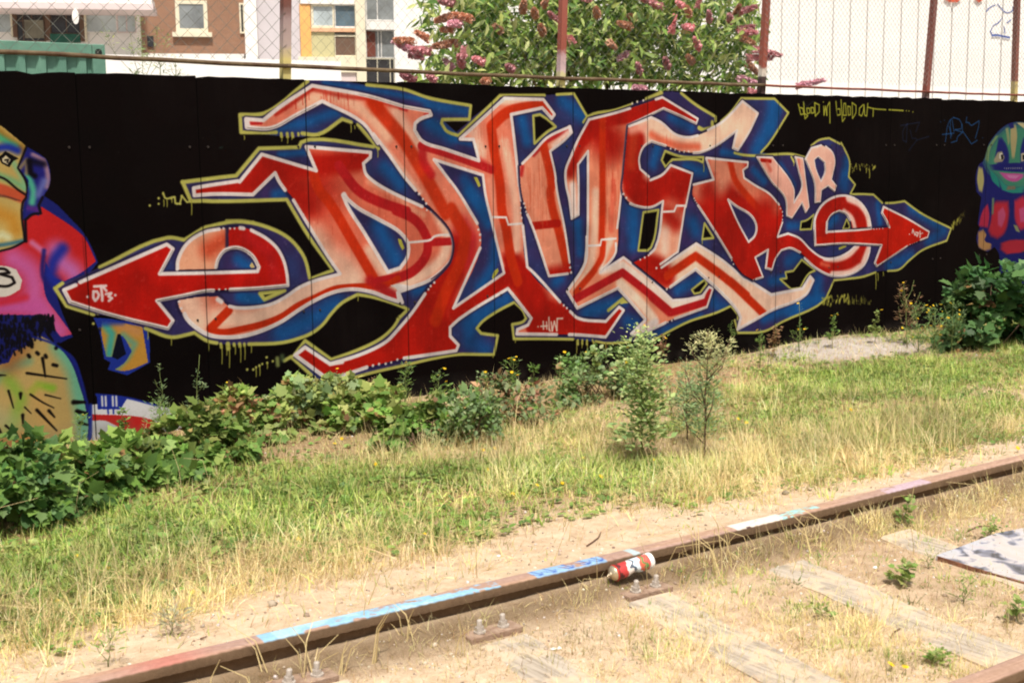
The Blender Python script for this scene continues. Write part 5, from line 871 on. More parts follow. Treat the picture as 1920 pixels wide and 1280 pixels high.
# yellow flowers
FL = [(127, 975, 14), (146, 1042, 10), (203, 1066, 8), (163, 1120, 8), (628, 832, 12), (641, 822, 12), (906, 843, 12), (928, 840, 10), (915, 880, 12), (1094, 858, 12), (1098, 878, 10), (1127, 893, 14), (1007, 908, 16), (1225, 862, 10), (1595, 768, 14), (1400, 792, 10), (1384, 785, 10), (1908, 840, 8), (962, 925, 8), (1700, 766, 10), (797, 1000, 12), (705, 870, 10), (110, 1128, 8), (1002, 872, 8), (1055, 905, 12), (1310, 700, 8), (560, 1010, 8), (360, 1110, 8)]
def flower(px, py, hp, label, group=None, s=1.0):
    z0 = gp(px, py + hp); h = hp * (z0 - Vector(CPOS)).length / FPX; root = empty('yellow_flower', z0); tag(root, label, 'flower', group); sm = MB(); sm.tube([(0, 0, -.01), (.003, 0, h * .6), (0, 0, h)], .0014, 4); sm.build('stem', m_stem, root)
    b = link('bloom', bloom_me, None, root, (0, 0, h), (R.uniform(.1, .9), R.uniform(-.4, .4), 0)); b.scale = [s * R.uniform(.85, 1.15)] * 3
FLL = ['above the rail at the left, by the dark earth under the brambles', 'lower right of the flower under the left brambles', 'in green tufts right of the two left flowers', 'low in the straw at the lower left', 'just below the yellowish bramble, lower of a close pair', 'just below the yellowish bramble, upper of a close pair', 'below the feathery shrub, left of a close pair', 'below the feathery shrub, right of a close pair', 'in green grass under the pair below the feathery shrub', 'left of the tall bushy weed among green blades', 'a little below the flower left of the tall weed', 'lower right of the flowers left of the tall weed', 'in the open middle of the grass, on a long stalk', 'at the foot of the tall bushy weed', 'in rusty brown grass far right of the plumed weed', 'right of the plumed weed, right of a close pair', 'right of the plumed weed, left of a close pair', 'at the right edge of the picture above the rail', 'in pale straw below the middle of the grass', 'in brown grass beside the flower right of the plumed weed', 'in straw above the blue painted rail', 'right below the reddish bramble in the centre', 'lowest in the grass at the lower left', 'in short grass left of the long stalked flower', 'between the long stalked flower and the tall weed', 'behind the thin weed near the wall foot', 'in bleached straw above the blue rail paint, left of centre', 'in straw left of centre above the rail']
for (x, y, hp), t_ in zip(FL, FLL): flower(x, y, hp, 'small yellow flower ' + t_, 'yellow flowers scattered in the grass')
flower(1670, 1245, 14, 'left one of the two yellow flowers side by side near the bottom right', None, 1.0); flower(1697, 1250, 16, 'right one of the two yellow flowers side by side near the bottom right', None, 1.05)
# ------------------------------------------------------------------ grass
def field(spots, x, y):
    o = np.zeros(len(x))
    for px, py, r, ry, a in spots: o += a * spot(x, y, px, py, r, ry)
    return o
def samples(n, y0, y1):
    n = int(n * 1.45); y = nr.uniform(y0, y1, n * 3); k = (y - CAM_Y); tl = ray(-420, 640); tr_ = ray(2450, 640); x0 = tl[0] / tl[1] * k; x1 = tr_[0] / tr_[1] * k; u = nr.rand(n * 3); x = x0 + (x1 - x0) * u; keep = nr.rand(n * 3) < (x1 - x0) / 18.0; return x[keep][:n], y[keep][:n]
GS = [(1290, 735, .4, .3, .6), (1420, 680, .4, .25, .7), (950, 880, .22, .16, 1.0), (330, 1010, .22, .18, 1.1), (150, 1060, .2, .16, 1.0), (520, 930, .22, .16, 1.0), (1330, 800, .3, .2, .7), (1600, 800, .3, .2, .8), (60, 1080, .5, .5, 1.0), (210, 1010, .5, .4, .9), (420, 985, .45, .35, .6), (110, 1150, .3, .3, .6), (700, 900, .5, .3, .8), (870, 995, .30, .22, 1.5), (620, 980, .4, .3, .8), (760, 1010, .3, .25, .8), (1010, 900, .5, .4, .6), (1260, 900, .4, .3, .5), (1500, 770, .5, .35, .8), (1870, 700, 1.4, .5, 1.9), (1720, 730, .8, .5, .9), (1650, 840, .5, .3, .7), (1800, 790, .5, .3, .8), (1420, 730, .5, .4, .6), (520, 850, .4, .3, .9), (1130, 915, .4, .3, .7), (1560, 700, .7, .3, .5), (1850, 640, .8, .3, 1.0), (1540, 1145, .10, .10, 1.3), (1740, 1240, .12, .10, 1.2), (1200, 1210, .12, .14, .7), (1580, 1200, .10, .10, .8), (960, 1190, .1, .1, .2)]
SS = [(1500, 940, .5, .16, 1.1), (1650, 890, .5, .2, 1.0), (1800, 860, .6, .2, .9), (1380, 740, .4, .3, .6), (850, 1060, .3, .1, .6), (520, 1130, .35, .12, .7), (180, 1200, .3, .14, .7), (640, 1040, .35, .25, 1.1), (560, 1080, .4, .2, .7), (950, 950, .4, .3, 1.0), (1100, 860, .6, .4, 1.0), (1060, 800, .6, .4, .9), (1430, 900, .6, .3, 1.2), (1560, 880, .5, .3, 1.1), (1350, 950, .4, .2, .8), (1700, 820, .6, .3, .8), (60, 1200, .35, .25, 1.0), (300, 1130, .4, .3, .6), (1500, 830, .6, .3, 1.0), (780, 860, .5, .3, .7), (1640, 760, .7, .4, .8), (1360, 1045, .16, .12, 1.9), (1600, 990, .28, .14, 1.7), (1470, 1010, .22, .12, 1.4), (1750, 960, .35, .12, 1.2), (900, 1190, .2, .12, .4), (480, 1260, .2, .1, .9), (1200, 1220, .3, .25, .6), (1620, 1190, .3, .25, .6), (1870, 940, .4, .16, 1.0), (1900, 1260, .1, .1, .8)]
BS = [(1300, 1015, .6, .13, .7), (1150, 1010, .5, .13, .8), (1000, 1045, .5, .10, .7), (760, 1110, .6, .1, .8), (400, 1180, .5, .1, .7), (1600, 655, .7, .3, .8), (1290, 710, .3, .2, .5), (400, 935, .35, .18, .9), (230, 990, .3, .12, .6), (1390, 690, .3, .15, .4)]
def grassfield(n, y0, y1, kind, cutoff, clump=None):
    x, y = samples(n, y0, y1); nz = _samp(_gc, x * 1.3, y * 1.3 - 1); nf = _samp(_gn, x, y)
    if kind == 'green': d = .30 * np.clip((nz - .38) * 4, 0, 1) + field(GS, x, y) * (.5 + nf)
    else: d = .34 * np.clip((.62 - nz) * 4, 0, 1) + field(SS, x, y) * (.5 + nf)
    d = d * (.35 + 1.3 * np.clip((_samp(_gn, x + 1.7, y * 1.0 - 1.5) - .36) * 5, 0, 1)) - field(BS, x, y) * .7
    edge_ = np.clip((y + 3.78) / .32, .10, 1) if y0 > -3.9 else 1.0; near = y < -3.85
    d = d * np.where(near, 1, edge_) - np.where(near, .10, 0); k = nr.rand(len(x)) < d * cutoff; return x[k], y[k], d[k]
def blades(x, y, ln, wd, lean, pal, jit=.2, per=1, rad=.03):
    """per > 1: every point is a tussock of that many blades that lean outwards from its middle"""
    m = len(x); ox = nr.normal(0, rad, m * per) if per > 1 else np.zeros(m); oy = nr.normal(0, rad, m * per) if per > 1 else np.zeros(m)
    cf = np.repeat(nr.uniform(.4, 1.5, m), per); x0_, y0_ = x, y; x = np.repeat(x, per) + ox; y = np.repeat(y, per) + oy; ln = np.repeat(ln, per) * (cf if per > 1 else 1) * nr.uniform(.5, 1.15, m * per); wd = np.repeat(wd, per); ok = (y < -.02) & ((y > -3.775) | (y < -3.9)); n = int(ok.sum())
    a = np.where(nr.rand(m * per) < (.75 if per > 1 else 0), np.arctan2(oy, ox), nr.rand(m * per) * 6.283); t = np.abs(nr.normal(lean * .5 if per > 1 else 0, lean, m * per)); cp = np.repeat(pick(pal, m, .28) * (.40 + 1.15 * _samp(_gn, x0_ * 1.6, y0_ * 1.6 + 1))[:, None], per, 0); cp = cp * nr.uniform(1 - jit, 1 + jit, (m * per, 1))
    x, y, ln, wd, a, t, cp = x[ok], y[ok], ln[ok], wd[ok], a[ok], t[ok], np.clip(cp[ok], 0, 1)
    d = np.stack([np.cos(a) * np.sin(t), np.sin(a) * np.sin(t), np.abs(np.cos(t)) + .05], 1); up = np.stack([-np.cos(a), -np.sin(a), np.full(n, .3)], 1)
    P = np.stack([x, y, gz(x, y) - .004], 1); V, F, c = scatter(T_BLADE, P, frames(d, -up, .3), ln, cp, wd); return V, F, c
def stuff(name, sets, label, cat):
    off = 0; VV = []; FF = []; CC = []
    for V, F, c in sets: VV.append(V); FF.append(F + off); CC.append(c); off += len(V)
    o = link(name, trimesh(name, np.concatenate(VV), np.concatenate(FF), np.concatenate(CC), m_grass)); tag(o, label, cat, None, 'stuff'); return o
GG = [(.24, .36, .06), (.33, .44, .085), (.43, .50, .12), (.52, .54, .17), (.15, .25, .05)]; STRAW = [(.72, .58, .29), (.80, .67, .38), (.62, .48, .23), (.74, .62, .30), (.56, .50, .22)]; BROWN = [(.46, .28, .14), (.54, .36, .19)]
x, y, d = grassfield(27000, -3.74, -.03, 'green', .55); s1 = blades(x, y, nr.uniform(.025, .07, len(x)) * (1 + .4 * np.clip(d, 0, 1)), nr.uniform(.003, .0065, len(x)), .85, GG, .25, 12, .030)
x, y, d = grassfield(17000, -3.74, -.03, 'straw', .50); s2 = blades(x, y, nr.uniform(.04, .125, len(x)) * (1 + .5 * np.clip(d, 0, 1)), nr.uniform(.0016, .0034, len(x)), .85, STRAW, .2, 13, .034)
x, y = samples(80000, -3.72, -.05); k = nr.rand(len(x)) < (.75 - .5 * field(BS, x, y)) * np.clip((y + 3.8) / .5, .12, 1); x, y = x[k], y[k]; s3 = blades(x, y, nr.uniform(.03, .11, len(x)), nr.uniform(.002, .004, len(x)), 1.25, BROWN + STRAW + GG[2:4])
stuff('grass', [s1, s2, s3], 'patchy green and straw coloured grass between the wall and the rail', 'grass')
x, y, d = grassfield(7000, -5.9, -3.90, 'green', .55); s1 = blades(x, y, nr.uniform(.015, .045, len(x)), nr.uniform(.0025, .005, len(x)), .7, GG, .2, 12, .02)
x, y, d = grassfield(12000, -5.9, -3.90, 'straw', .40); s2 = blades(x, y, nr.uniform(.03, .10, len(x)), nr.uniform(.0014, .0026, len(x)), .75, STRAW, .2, 11, .022)
x, y = samples(26000, -5.8, -3.9); s3 = blades(x, y, nr.uniform(.02, .06, len(x)), nr.uniform(.0015, .003, len(x)), 1.45, STRAW + BROWN)
stuff('dry_grass', [s1, s2, s3], 'sparse dry grass in the sand between the two rails', 'grass')
# broad low leaves in the turf, on the left and in the green patches
x, y, d = grassfield(90000, -3.6, -.1, 'green', .38); n = len(x); a = nr.rand(n) * 6.283; dv = np.stack([np.cos(a), np.sin(a), nr.uniform(.1, .7, n)], 1); P = np.stack([x, y, gz(x, y) + .01], 1)
o = stuff('low_weeds', [scatter(T_OVAL, P, frames(dv, np.tile([0, 0, 1.], (n, 1)), .3), nr.uniform(.018, .05, n), pick(GREEN + YGREEN, n, .3))], 'low broad leaved weeds mixed into the grass', 'weeds')
# long arching straw stems
st = MB()
for k in range(190):
    px = R.uniform(-300, 2200); py = R.uniform(760, 1060) if k < 105 else R.uniform(1000, 1100) + (px - 1300) * -.1; g = gp(px, py)
    if g.y > -.2 or (-3.95 < g.y < -3.75) or (k < 105 and g.y < -3.6): continue
    h = R.uniform(.12, .30); a = R.uniform(0, 6.28); b = R.uniform(.3, 1.3) * h; st.tube([g, g + Vector((math.cos(a) * b * .3, math.sin(a) * b * .3, h * .65)), g + Vector((math.cos(a) * b, math.sin(a) * b, h * R.uniform(.55, 1)))], [.0016, .0013, .0007], 3, cap=False)
for (px, py) in ((600, 1275), (640, 1262), (575, 1268), (690, 1160), (1275, 1050), (1310, 1020), (1335, 1060), (1350, 1010), (1345, 1095), (1375, 1040), (490, 1260), (385, 1275), (1480, 1030), (1560, 1010), (1600, 1030), (1510, 1040), (1210, 950), (860, 1230), (700, 1225), (765, 1195)):
    for q in range(3):
        g = gp(px + R.uniform(-12, 12), py + R.uniform(-4, 4)); h = R.uniform(.08, .2); a = R.uniform(0, 6.28); b = R.uniform(.2, .9) * h; st.tube([g, g + Vector((math.cos(a) * b * .3, math.sin(a) * b * .3, h * .65)), g + Vector((math.cos(a) * b, math.sin(a) * b, h))], [.0024, .0018, .0009], 3, cap=False)
o = st.build('straw_stems', leafmat('straw', (.66, .53, .27), .2, .7, .1)); tag(o, 'long loose arching straw stems standing out of the grass', 'straw', None, 'stuff')
# pebbles and crumbs
ico = [(0, 0, 1), (.9, 0, .4), (.28, .85, .4), (-.72, .53, .4), (-.72, -.53, .4), (.28, -.85, .4), (0, 0, -.6)]; T_PEB = (np.array(ico, np.float32), np.array([(0, 1, 2), (0, 2, 3), (0, 3, 4), (0, 4, 5), (0, 5, 1), (6, 2, 1), (6, 3, 2), (6, 4, 3), (6, 5, 4), (6, 1, 5)], np.int32))
x, y = samples(24000, -5.9, -.05); k = (nr.rand(len(x)) < np.where(y < -3.4, .95, .15) + 1.0 * spot(x, y, 1600, 655, .8, .4)) & ~((y < -3.78) & (y > -3.9)); x, y = x[k], y[k]; n = len(x); P = np.stack([x, y, gz(x, y)], 1)
sz = np.abs(nr.normal(0, .0042, n)) + .0015; big_ = nr.rand(n) < .012; sz = np.where(big_, sz * 2.0, sz * .8); V, F, c = scatter(T_PEB, P, frames(nr.normal(0, 1, (n, 3)), np.tile([0, 0, 1.], (n, 1)), .6), sz, pick([(.55, .46, .36), (.42, .34, .26), (.62, .56, .50), (.30, .22, .16)], n))
o = link('pebbles', trimesh('pebbles', V, F, c, pmat('pebble', (1, 1, 1), .9, .1, 30, attr=True))); tag(o, 'small pebbles and crumbs of earth strewn over the sand', 'pebbles', None, 'stuff')
# twigs and litter
m_twig = pmat('dark twig', (.13, .07, .045), .9, .3, 30)
for (pts, lb) in (([(1100, 1026), (1112, 1018), (1122, 1010), (1127, 999)], 'curved dark twig on the sand just above the rail, left of the can'), ([(1815, 997), (1832, 989), (1862, 987)], 'thin dark twig above the painted board'), ([(1670, 1197), (1678, 1186), (1688, 1180)], 'short bent twig on the sand above the yellow flowers'), ([(376, 1200), (388, 1196)], 'tiny dark chip of wood above the rail at the lower left'), ([(1178, 1127), (1212, 1122), (1247, 1111)], 'straight thin twig in front of the bolts below the can')):
    m = MB(); P = [gp(*q) + Vector((0, 0, .006)) for q in pts]; m.tube(P, [.003] * (len(P) - 1) + [.0015], 5); o = m.build('twig', m_twig); tag(o, lb, 'twig')
for (px, py, s, lb) in ((1641, 1065, .014, 'small white scrap on the sand left of the small weed'), (1037, 1217, .012, 'left of two small white stones near the bottom centre'), (1048, 1216, .014, 'right of two small white stones near the bottom centre'), (935, 1043, .011, 'small white stone beside the grass above the rail'), (8, 850, .05, 'white lump showing behind the brambles at the left edge'), (1497, 712, .02, 'pale stone in the grass under the zigzag letter')):
    g = gp(px, py); m = MB(); v = [(q[0] * s * R.uniform(.8, 1.2), q[1] * s * R.uniform(.7, 1.1), q[2] * s * .7) for q in ico]; m.add(v, [tuple(t) for t in T_PEB[1].tolist()]); o = m.build('stone', m_white, None, False, g); tag(o, lb, 'stone')
# ------------------------------------------------------------------ behind the wall
def cbox(parent, name, mat, a, b, bev=0.0, label=None):
    m = MB(); m.box(a, b, bev=bev); o = m.build(name, mat, parent)
    if label: o['label'] = label
    return o
m_cont = pmat('green container paint', (.14, .28, .21), .6, c2=(.09, .20, .15), scale=4, bump=.1); m_contd = pmat('dark slot', (.012, .016, .014), .8)
# green shipping container
YC = 5.0; xr_ = on_wall(195, 90, YC)[0]; xl_ = xr_ - 6.0; zt = on_wall(0, 76, YC)[2]; zr = on_wall(60, 100, YC)[2]
ct = empty('shipping_container', (xr_, YC, 0)); tag(ct, 'green corrugated shipping container behind the fence at the far left', 'container')
cbox(ct, 'top_rail', m_cont, (-6.0, -.02, zr), (-.125, .06, zt), .006); cbox(ct, 'roof', m_cont, (-6.0, .06, zt - .05), (-.0, 2.3, zt - .01)); 
m = MB(); n = 80; v = []; f = []; pit = .186; x = -6.0; pr = []
while x < -.12: pr += [(x, 0), (x + pit * .30, 0), (x + pit * .42, .036), (x + pit * .86, .036)]; x += pit
pr = [(a_ if a_ < -.12 else -.12, b_) for a_, b_ in pr]
for a_, b_ in pr: v += [(a_, b_, .12), (a_, b_, zr)]
f = [(2 * k, 2 * k + 2, 2 * k + 3, 2 * k + 1) for k in range(len(pr) - 1)]; m.add(v, f); m.build('corrugated_side', m_cont, ct)
cbox(ct, 'corner_post', m_cont, (-.12, -.025, 0), (0, .10, zt), .006); cbox(ct, 'bottom_rail', m_cont, (-6, -.02, 0), (-.125, .06, .12)); cbox(ct, 'end_wall', m_cont, (-.03, .10, 0), (-.002, 2.3, zt - .05))
h = MB(); h.tube([(-.062, -.027, zt - .075), (-.062, -.022, zt - .075)], .034, 12); h.build('corner_hole', m_contd, ct)
for px in (12, 50, 84, 118, 155): u = on_wall(px, 92, YC)[0] - xr_; cbox(ct, 'vent_slot', m_contd, (u - .05, -.024, zt - .105), (u + .05, -.0195, zt - .088))
# helper for facades: a plane turned about z, addressed through the sight line of a photograph pixel
class Facade:
    def __init__(s, name, label, cat, px, py, depth, ang, group=None):
        q = ray(px, py); fw = RW @ np.array([0, 0, 1.0]); p = CPOS + q * (depth / q.dot(fw)); s.o = p; s.a = ang; s.u = np.array([math.cos(ang), math.sin(ang), 0]); s.n = np.array([-math.sin(ang), math.cos(ang), 0])
        s.root = empty(name, (p[0], p[1], 0), ang); tag(s.root, label, cat, group)
    def at(s, x, y, off=0.0):
        q = ray(x, y); t = (s.o + s.n * off - CPOS).dot(s.n) / q.dot(s.n); p = CPOS + q * t; return (p - s.o).dot(s.u), p[2]
    def rect(s, x0, y0, x1, y1, front, back, name, mat, parent=None, z0=None, z1=None, label=None):
        ym = (max(y0, 0) + max(y1, 5)) / 2; xm = (x0 + x1) / 2; a = s.at(x0, ym, front)[0]; b = s.at(x1, ym, front)[0]; c = s.at(xm, y1, front)[1] if z0 is None else z0; d = s.at(xm, y0, front)[1] if z1 is None else z1
        m = MB(); m.box((a, front, c), (b, back, d)); o = m.build(name, mat, parent or s.root)
        if label: o['label'] = label
        return o
    def window(s, x0, y0, x1, y1, fm, gm, fr=1.6, mull=(), trans=(), off=-.06, sill=False):
        f = MB(); ym = (y0 + y1) / 2; xm = (x0 + x1) / 2
        X = [s.at(x, ym, off)[0] for x in (x0, x1)]; Z = [s.at(xm, y, off)[1] for y in (y1, y0)]; t = (X[1] - X[0]) / (x1 - x0) * fr
        f.box((X[0], off, Z[0]), (X[1], off + .05, Z[0] + t)); f.box((X[0], off, Z[1] - t), (X[1], off + .05, Z[1])); f.box((X[0], off, Z[0] + t), (X[0] + t, off + .05, Z[1] - t)); f.box((X[1] - t, off, Z[0] + t), (X[1], off + .05, Z[1] - t))
        for mx in mull: u = s.at(mx, ym, off)[0]; f.box((u - t * .5, off + .004, Z[0] + t), (u + t * .5, off + .046, Z[1] - t))
        for my in trans: u = s.at(xm, my, off)[1]; f.box((X[0] + t, off + .006, u - t * .4), (X[1] - t, off + .044, u + t * .4))
        fo = f.build('window', fm, s.root); g = MB(); g.box((X[0] + t * .9, off + .025, Z[0] + t * .9), (X[1] - t * .9, off + .035, Z[1] - t * .9)); g.build('pane', gm, fo)
        if sill: k = MB(); k.box((X[0] - t, off - .08, Z[0] - t * 1.2), (X[1] + t, off + .05, Z[0] - .003)); k.build('sill', fm, fo)
        return fo
def glass(name, c, r=.15): m = pmat(name, c, r, .35, 1.2, spec=.6); return m
m_brick = None
def brickmat(name, a, b, sc):
    m, nt, bs = newmat(name); tc = nt.nodes.new('ShaderNodeTexCoord'); mp = nt.nodes.new('ShaderNodeMapping'); mp.inputs['Rotation'].default_value = (math.radians(90), 0, 0); L_(nt, tc.outputs['Object'], mp.inputs[0]); br = nt.nodes.new('ShaderNodeTexBrick'); L_(nt, mp.outputs[0], br.inputs[0]); br.inputs['Scale'].default_value = sc; br.inputs['Color1'].default_value = (*a, 1); br.inputs['Color2'].default_value = (*b, 1); br.inputs['Mortar'].default_value = (.42, .34, .28, 1); br.inputs['Mortar Size'].default_value = .012
    n = nt.nodes.new('ShaderNodeTexNoise'); n.inputs['Scale'].default_value = .7; n.inputs['Detail'].default_value = 6; L_(nt, tc.outputs['Object'], n.inputs[0]); mr = nt.nodes.new('ShaderNodeMapRange'); mr.inputs['To Min'].default_value = .8; mr.inputs['To Max'].default_value = 1.2; L_(nt, n.outputs['Fac'], mr.inputs[0]); h = nt.nodes.new('ShaderNodeHueSaturation'); L_(nt, br.outputs['Color'], h.inputs['Color']); L_(nt, mr.outputs[0], h.inputs['Value'])
    L_(nt, h.outputs[0], bs.inputs['Base Color']); bs.inputs['Roughness'].default_value = .9; return m
m_brick = brickmat('brown brick', (.30, .15, .085), (.25, .125, .075), 6.0); m_wh = pmat('white render', (.80, .78, .76), .85, .05, 1.5); m_lil = pmat('lilac grey render', (.56, .52, .55), .85, .06, 1.2); m_cream = pmat('cream paint', (.72, .67, .52), .7, .06, 3); m_pk = pmat('pinkish concrete', (.66, .56, .56), .85, .06, 1.5)
m_gl = glass('grey glass', (.22, .24, .25)); m_glb = glass('curtained window', (.46, .53, .56)); m_gld = glass('dark window', (.03, .03, .035)); m_glbl = glass('blue glass', (.10, .15, .19)); m_brown = pmat('brown panel', (.14, .085, .06), .7, .1, 5); m_rb = pmat('red brown panel', (.17, .05, .035), .7, .1, 5)
m_or = pmat('orange panel', (.80, .42, .14), .7, .06, 3); m_orp = pmat('salmon spandrel', (.72, .42, .26), .7, .06, 3); m_bg = pmat('straw coloured panel', (.52, .48, .27), .7, .06, 3); m_dkg = pmat('dark green cloth', (.03, .12, .09), .8, .2, 6)
FA = math.radians(-23.6)
# brown brick block with white gallery, left
b1 = Facade('brick_building', 'brown brick building with square white framed window behind the fence', 'building', 360, 60, 42, FA)
b1.rect(256, 0, 459, 101, 0, 8, 'wall', m_brick, None, None, 12.0); b1.rect(256, 101, 459, 175, .0, 8, 'plinth', m_wh, None, 0.0, None)
b1.window(329, 1, 389, 61, m_cream, m_gl, 7.2, sill=True); b1.window(449, 6, 459, 63, m_cream, m_gld, 3.0); b1.rect(276, 68, 288, 88, -.06, .0, 'vent', m_gld); b1.rect(256, -3, 270, 3, -.06, 0, 'vent', m_gld)
b2 = Facade('gallery_building', 'white gallery building with dark doorways at the top left corner', 'building', 130, 60, 38, FA)
b2.rect(-60, 0, 255, 140, 1.2, 8, 'wall', m_wh, None, 0.0, 12.0); b2.rect(-60, 5, 287, 17, -.5, 1.2, 'gallery_edge', m_pk); b2.rect(-60, -8, 284, 5, -.35, 1.2, 'parapet', m_wh)
for (a, b, c, d, fm, gm, fr, mu) in ((-30, 19, 21, 62, m_wh, m_glb, 1.8, ()), (160, 19, 219, 62, m_wh, m_glb, 2, ()), (219, 19, 255, 62, m_pk, m_glb, 2, (237,))): b2.window(a, b, c, d, fm, gm, fr, mu, off=1.12)
b2.rect(23, 18, 31, 70, 1.05, 1.15, 'door_post', m_brown); b2.rect(85, 18, 94, 76, 1.05, 1.15, 'door_post', m_brown); b2.rect(150, 18, 158, 78, 1.05, 1.15, 'door_post', m_brown); b2.rect(158, 18, 162, 78, 1.05, 1.15, 'jamb', m_cream); b2.rect(20, 18, 23, 70, 1.05, 1.15, 'jamb', m_cream)
b2.window(31, 18, 85, 78, m_brown, m_gld, 1.6, (43, 60, 82), (40,), off=1.12); b2.window(94, 18, 150, 64, m_brown, m_gld, 1.6, (124,), off=1.12); b2.rect(94, 64, 150, 80, 1.04, 1.16, 'balcony_cloth', m_dkg)
b2.rect(46, 38, 82, 72, 1.10, 1.13, 'blind', pmat('dusty blind', (.20, .19, .15), .8, .3, 3))
pd = Facade('satellite_dish', 'white oval satellite dish hanging before the dark doorway', 'satellite dish', 141, 32, 37, FA)
m = MB(); a = pd.at(135, 31)[0]; b = pd.at(148, 31)[0]; zt_, zb_ = pd.at(141, 17)[1], pd.at(141, 46)[1]; v = [((a + b) / 2, -.03, (zt_ + zb_) / 2)]; 
for k in range(20): t = 2 * math.pi * k / 20; v.append(((a + b) / 2 + (b - a) / 2 * math.cos(t), 0, (zt_ + zb_) / 2 + (zt_ - zb_) / 2 * math.sin(t)))
m.add(v, [(0, 1 + k, 1 + (k + 1) % 20) for k in range(20)]); m.build('dish', m_wh, pd.root); m = MB(); m.tube([((a + b) / 2, .0, zt_), ((a + b) / 2, .9, zt_ + .1)], .02, 6); m.build('bracket', m_wh, pd.root)
# flats with the orange strip
b3 = Facade('apartment_building', 'pale block of flats with orange strip and coloured panels behind the fence post', 'building', 600, 60, 40, FA)
b3.rect(459, 0, 482, 106, -.25, 8, 'pillar', m_wh, None, 0.0, 12.0); b3.rect(482, 0, 563, 160, 0, 8, 'wall', m_lil, None, 0.0, 12.0); b3.rect(563, 0, 668, 160, .3, 8, 'back_wall', m_wh, None, 0.0, 12.0)
b3.rect(563, 8, 583, 107, -.04, .3, 'orange_panel', m_or); b3.rect(563, 0, 668, 8, -.08, .3, 'spandrel', m_wh, None, None, 12.0); b3.window(583, 8, 628, 53, m_cream, m_glb, 4.5, off=.0); b3.window(626, 8, 668, 53, m_wh, m_glbl, 3, off=.0)
b3.rect(583, 53, 668, 60, -.06, .3, 'salmon_spandrel', m_orp); b3.rect(583, 60, 628, 107, .0, .3, 'straw_panel', m_bg); b3.window(626, 66, 669, 107, m_cream, m_brown, 3, off=.0); b3.rect(560, 107, 669, 136, -.12, .3, 'sill_band', m_cream); b3.rect(598, 136, 626, 175, -.05, .3, 'lower_panel', m_cream, None, 0.0); b3.rect(640, 136, 668, 175, -.05, .3, 'lower_panel', m_pk, None, 0.0)
b3.rect(668, 0, 686, 175, -.3, 8, 'pillar', m_cream, None, 0.0, 12.0); b3.rect(686, 0, 741, 175, .5, 8, 'side_wall', m_wh, None, 0.0, 12.0)
b3.window(686, -40, 740, 39, m_wh, m_gl, 1.4, (707,), off=.2); b3.rect(686, 40, 741, 56, .0, .5, 'floor_band', m_wh); b3.window(686, 57, 740, 109, m_wh, m_gl, 1.4, (709, 715), off=.2); b3.rect(687.5, 59, 704, 107, .19, .22, 'red_brown_panel', m_rb); b3.window(686, 110, 740, 175, m_cream, m_gld, 1.4, (708, 732), (), off=.2)
# low white wall in the middle distance
lw = Facade('white_wall', 'low bright white wall running behind the fence between container and flats', 'wall', 400, 120, 26, math.radians(-6)); lw.rect(150, 108, 640, 190, 0, .3, 'render', m_wh, None, -.05)
# white hall on the right
hl = Facade('white_hall', 'large bright white hall with upright cladding behind the right half of the fence', 'building', 1300, 60, 30, math.radians(-31))
hl.rect(741, 0, 2150, 300, .06, 18, 'wall', m_wh, None, -.05, 11.0)
m_clad = pmat('white cladding', (.76, .75, .73), .7, .05, 2)
ua = hl.at(742, 60)[0]; ub = hl.at(2140, 60)[0]; pw = .412; k = 0; cl = MB(); cl.box((0, 0, 0), (pw - .05, .059, 11.0)); clme = cl.mesh('cladding_board', [m_clad]); u = ua
while u < ub: link('cladding_board', clme, None, hl.root, (u, 0, .0)); u += pw
def strokes(fac, name, lines, r, mat, parent=None, off=-.012):
    m = MB()
    for ln in lines:
        P = [Vector((fac.at(x, y)[0], off, fac.at(x, y)[1])) for x, y in ln]
        for a, b in zip(P[:-1], P[1:]):
            d = (b - a); n = Vector((-d.z, 0, d.x)).normalized() * r; e = d.normalized() * r * .6; m.add([a - n - e, b - n + e, b + n + e, a + n - e], [(0, 1, 2, 3)]); off -= .0004
    return m.build(name, mat, parent or fac.root)
m_tag = pmat('blue marker paint', (.05, .10, .34), .6, .3, 3); m_tagr = pmat('red lettering paint', (.55, .09, .04), .6, .2, 3)
def q12(s): t = [float(v) for v in s.split()]; return [(1820 + t[i] / 12.8, t[i + 1] / 12.8) for i in range(0, len(t), 2)]
strokes(hl, 'painted_tag', [q12('370 290 430 210 520 150 590 125')], .011, m_tag)
strokes(hl, 'painted_tag', [q12('640 105 720 200 800 290 880 315 970 290 1020 230 1000 170'), ], .011, m_tag)
strokes(hl, 'painted_tag', [q12('750 450 640 570 540 620 470 760 520 860'), ], .011, m_tag)
strokes(hl, 'painted_tag', [q12('800 650 815 800')], .011, m_tag)
strokes(hl, 'painted_tag', [q12('870 560 960 480')], .011, m_tag)
strokes(hl, 'painted_tag', [q12('500 860 620 850 760 880 920 910')], .024, m_tag, None, -.03)
strokes(hl, 'painted_lettering', [[(1772, -4), (1780, 1), (1792, 1), (1798, -4)]], .05, m_tagr, None, -.05)
strokes(hl, 'painted_lettering', [[(1829, -4), (1834, 1), (1839, -3)]], .05, m_tagr, None, -.05)
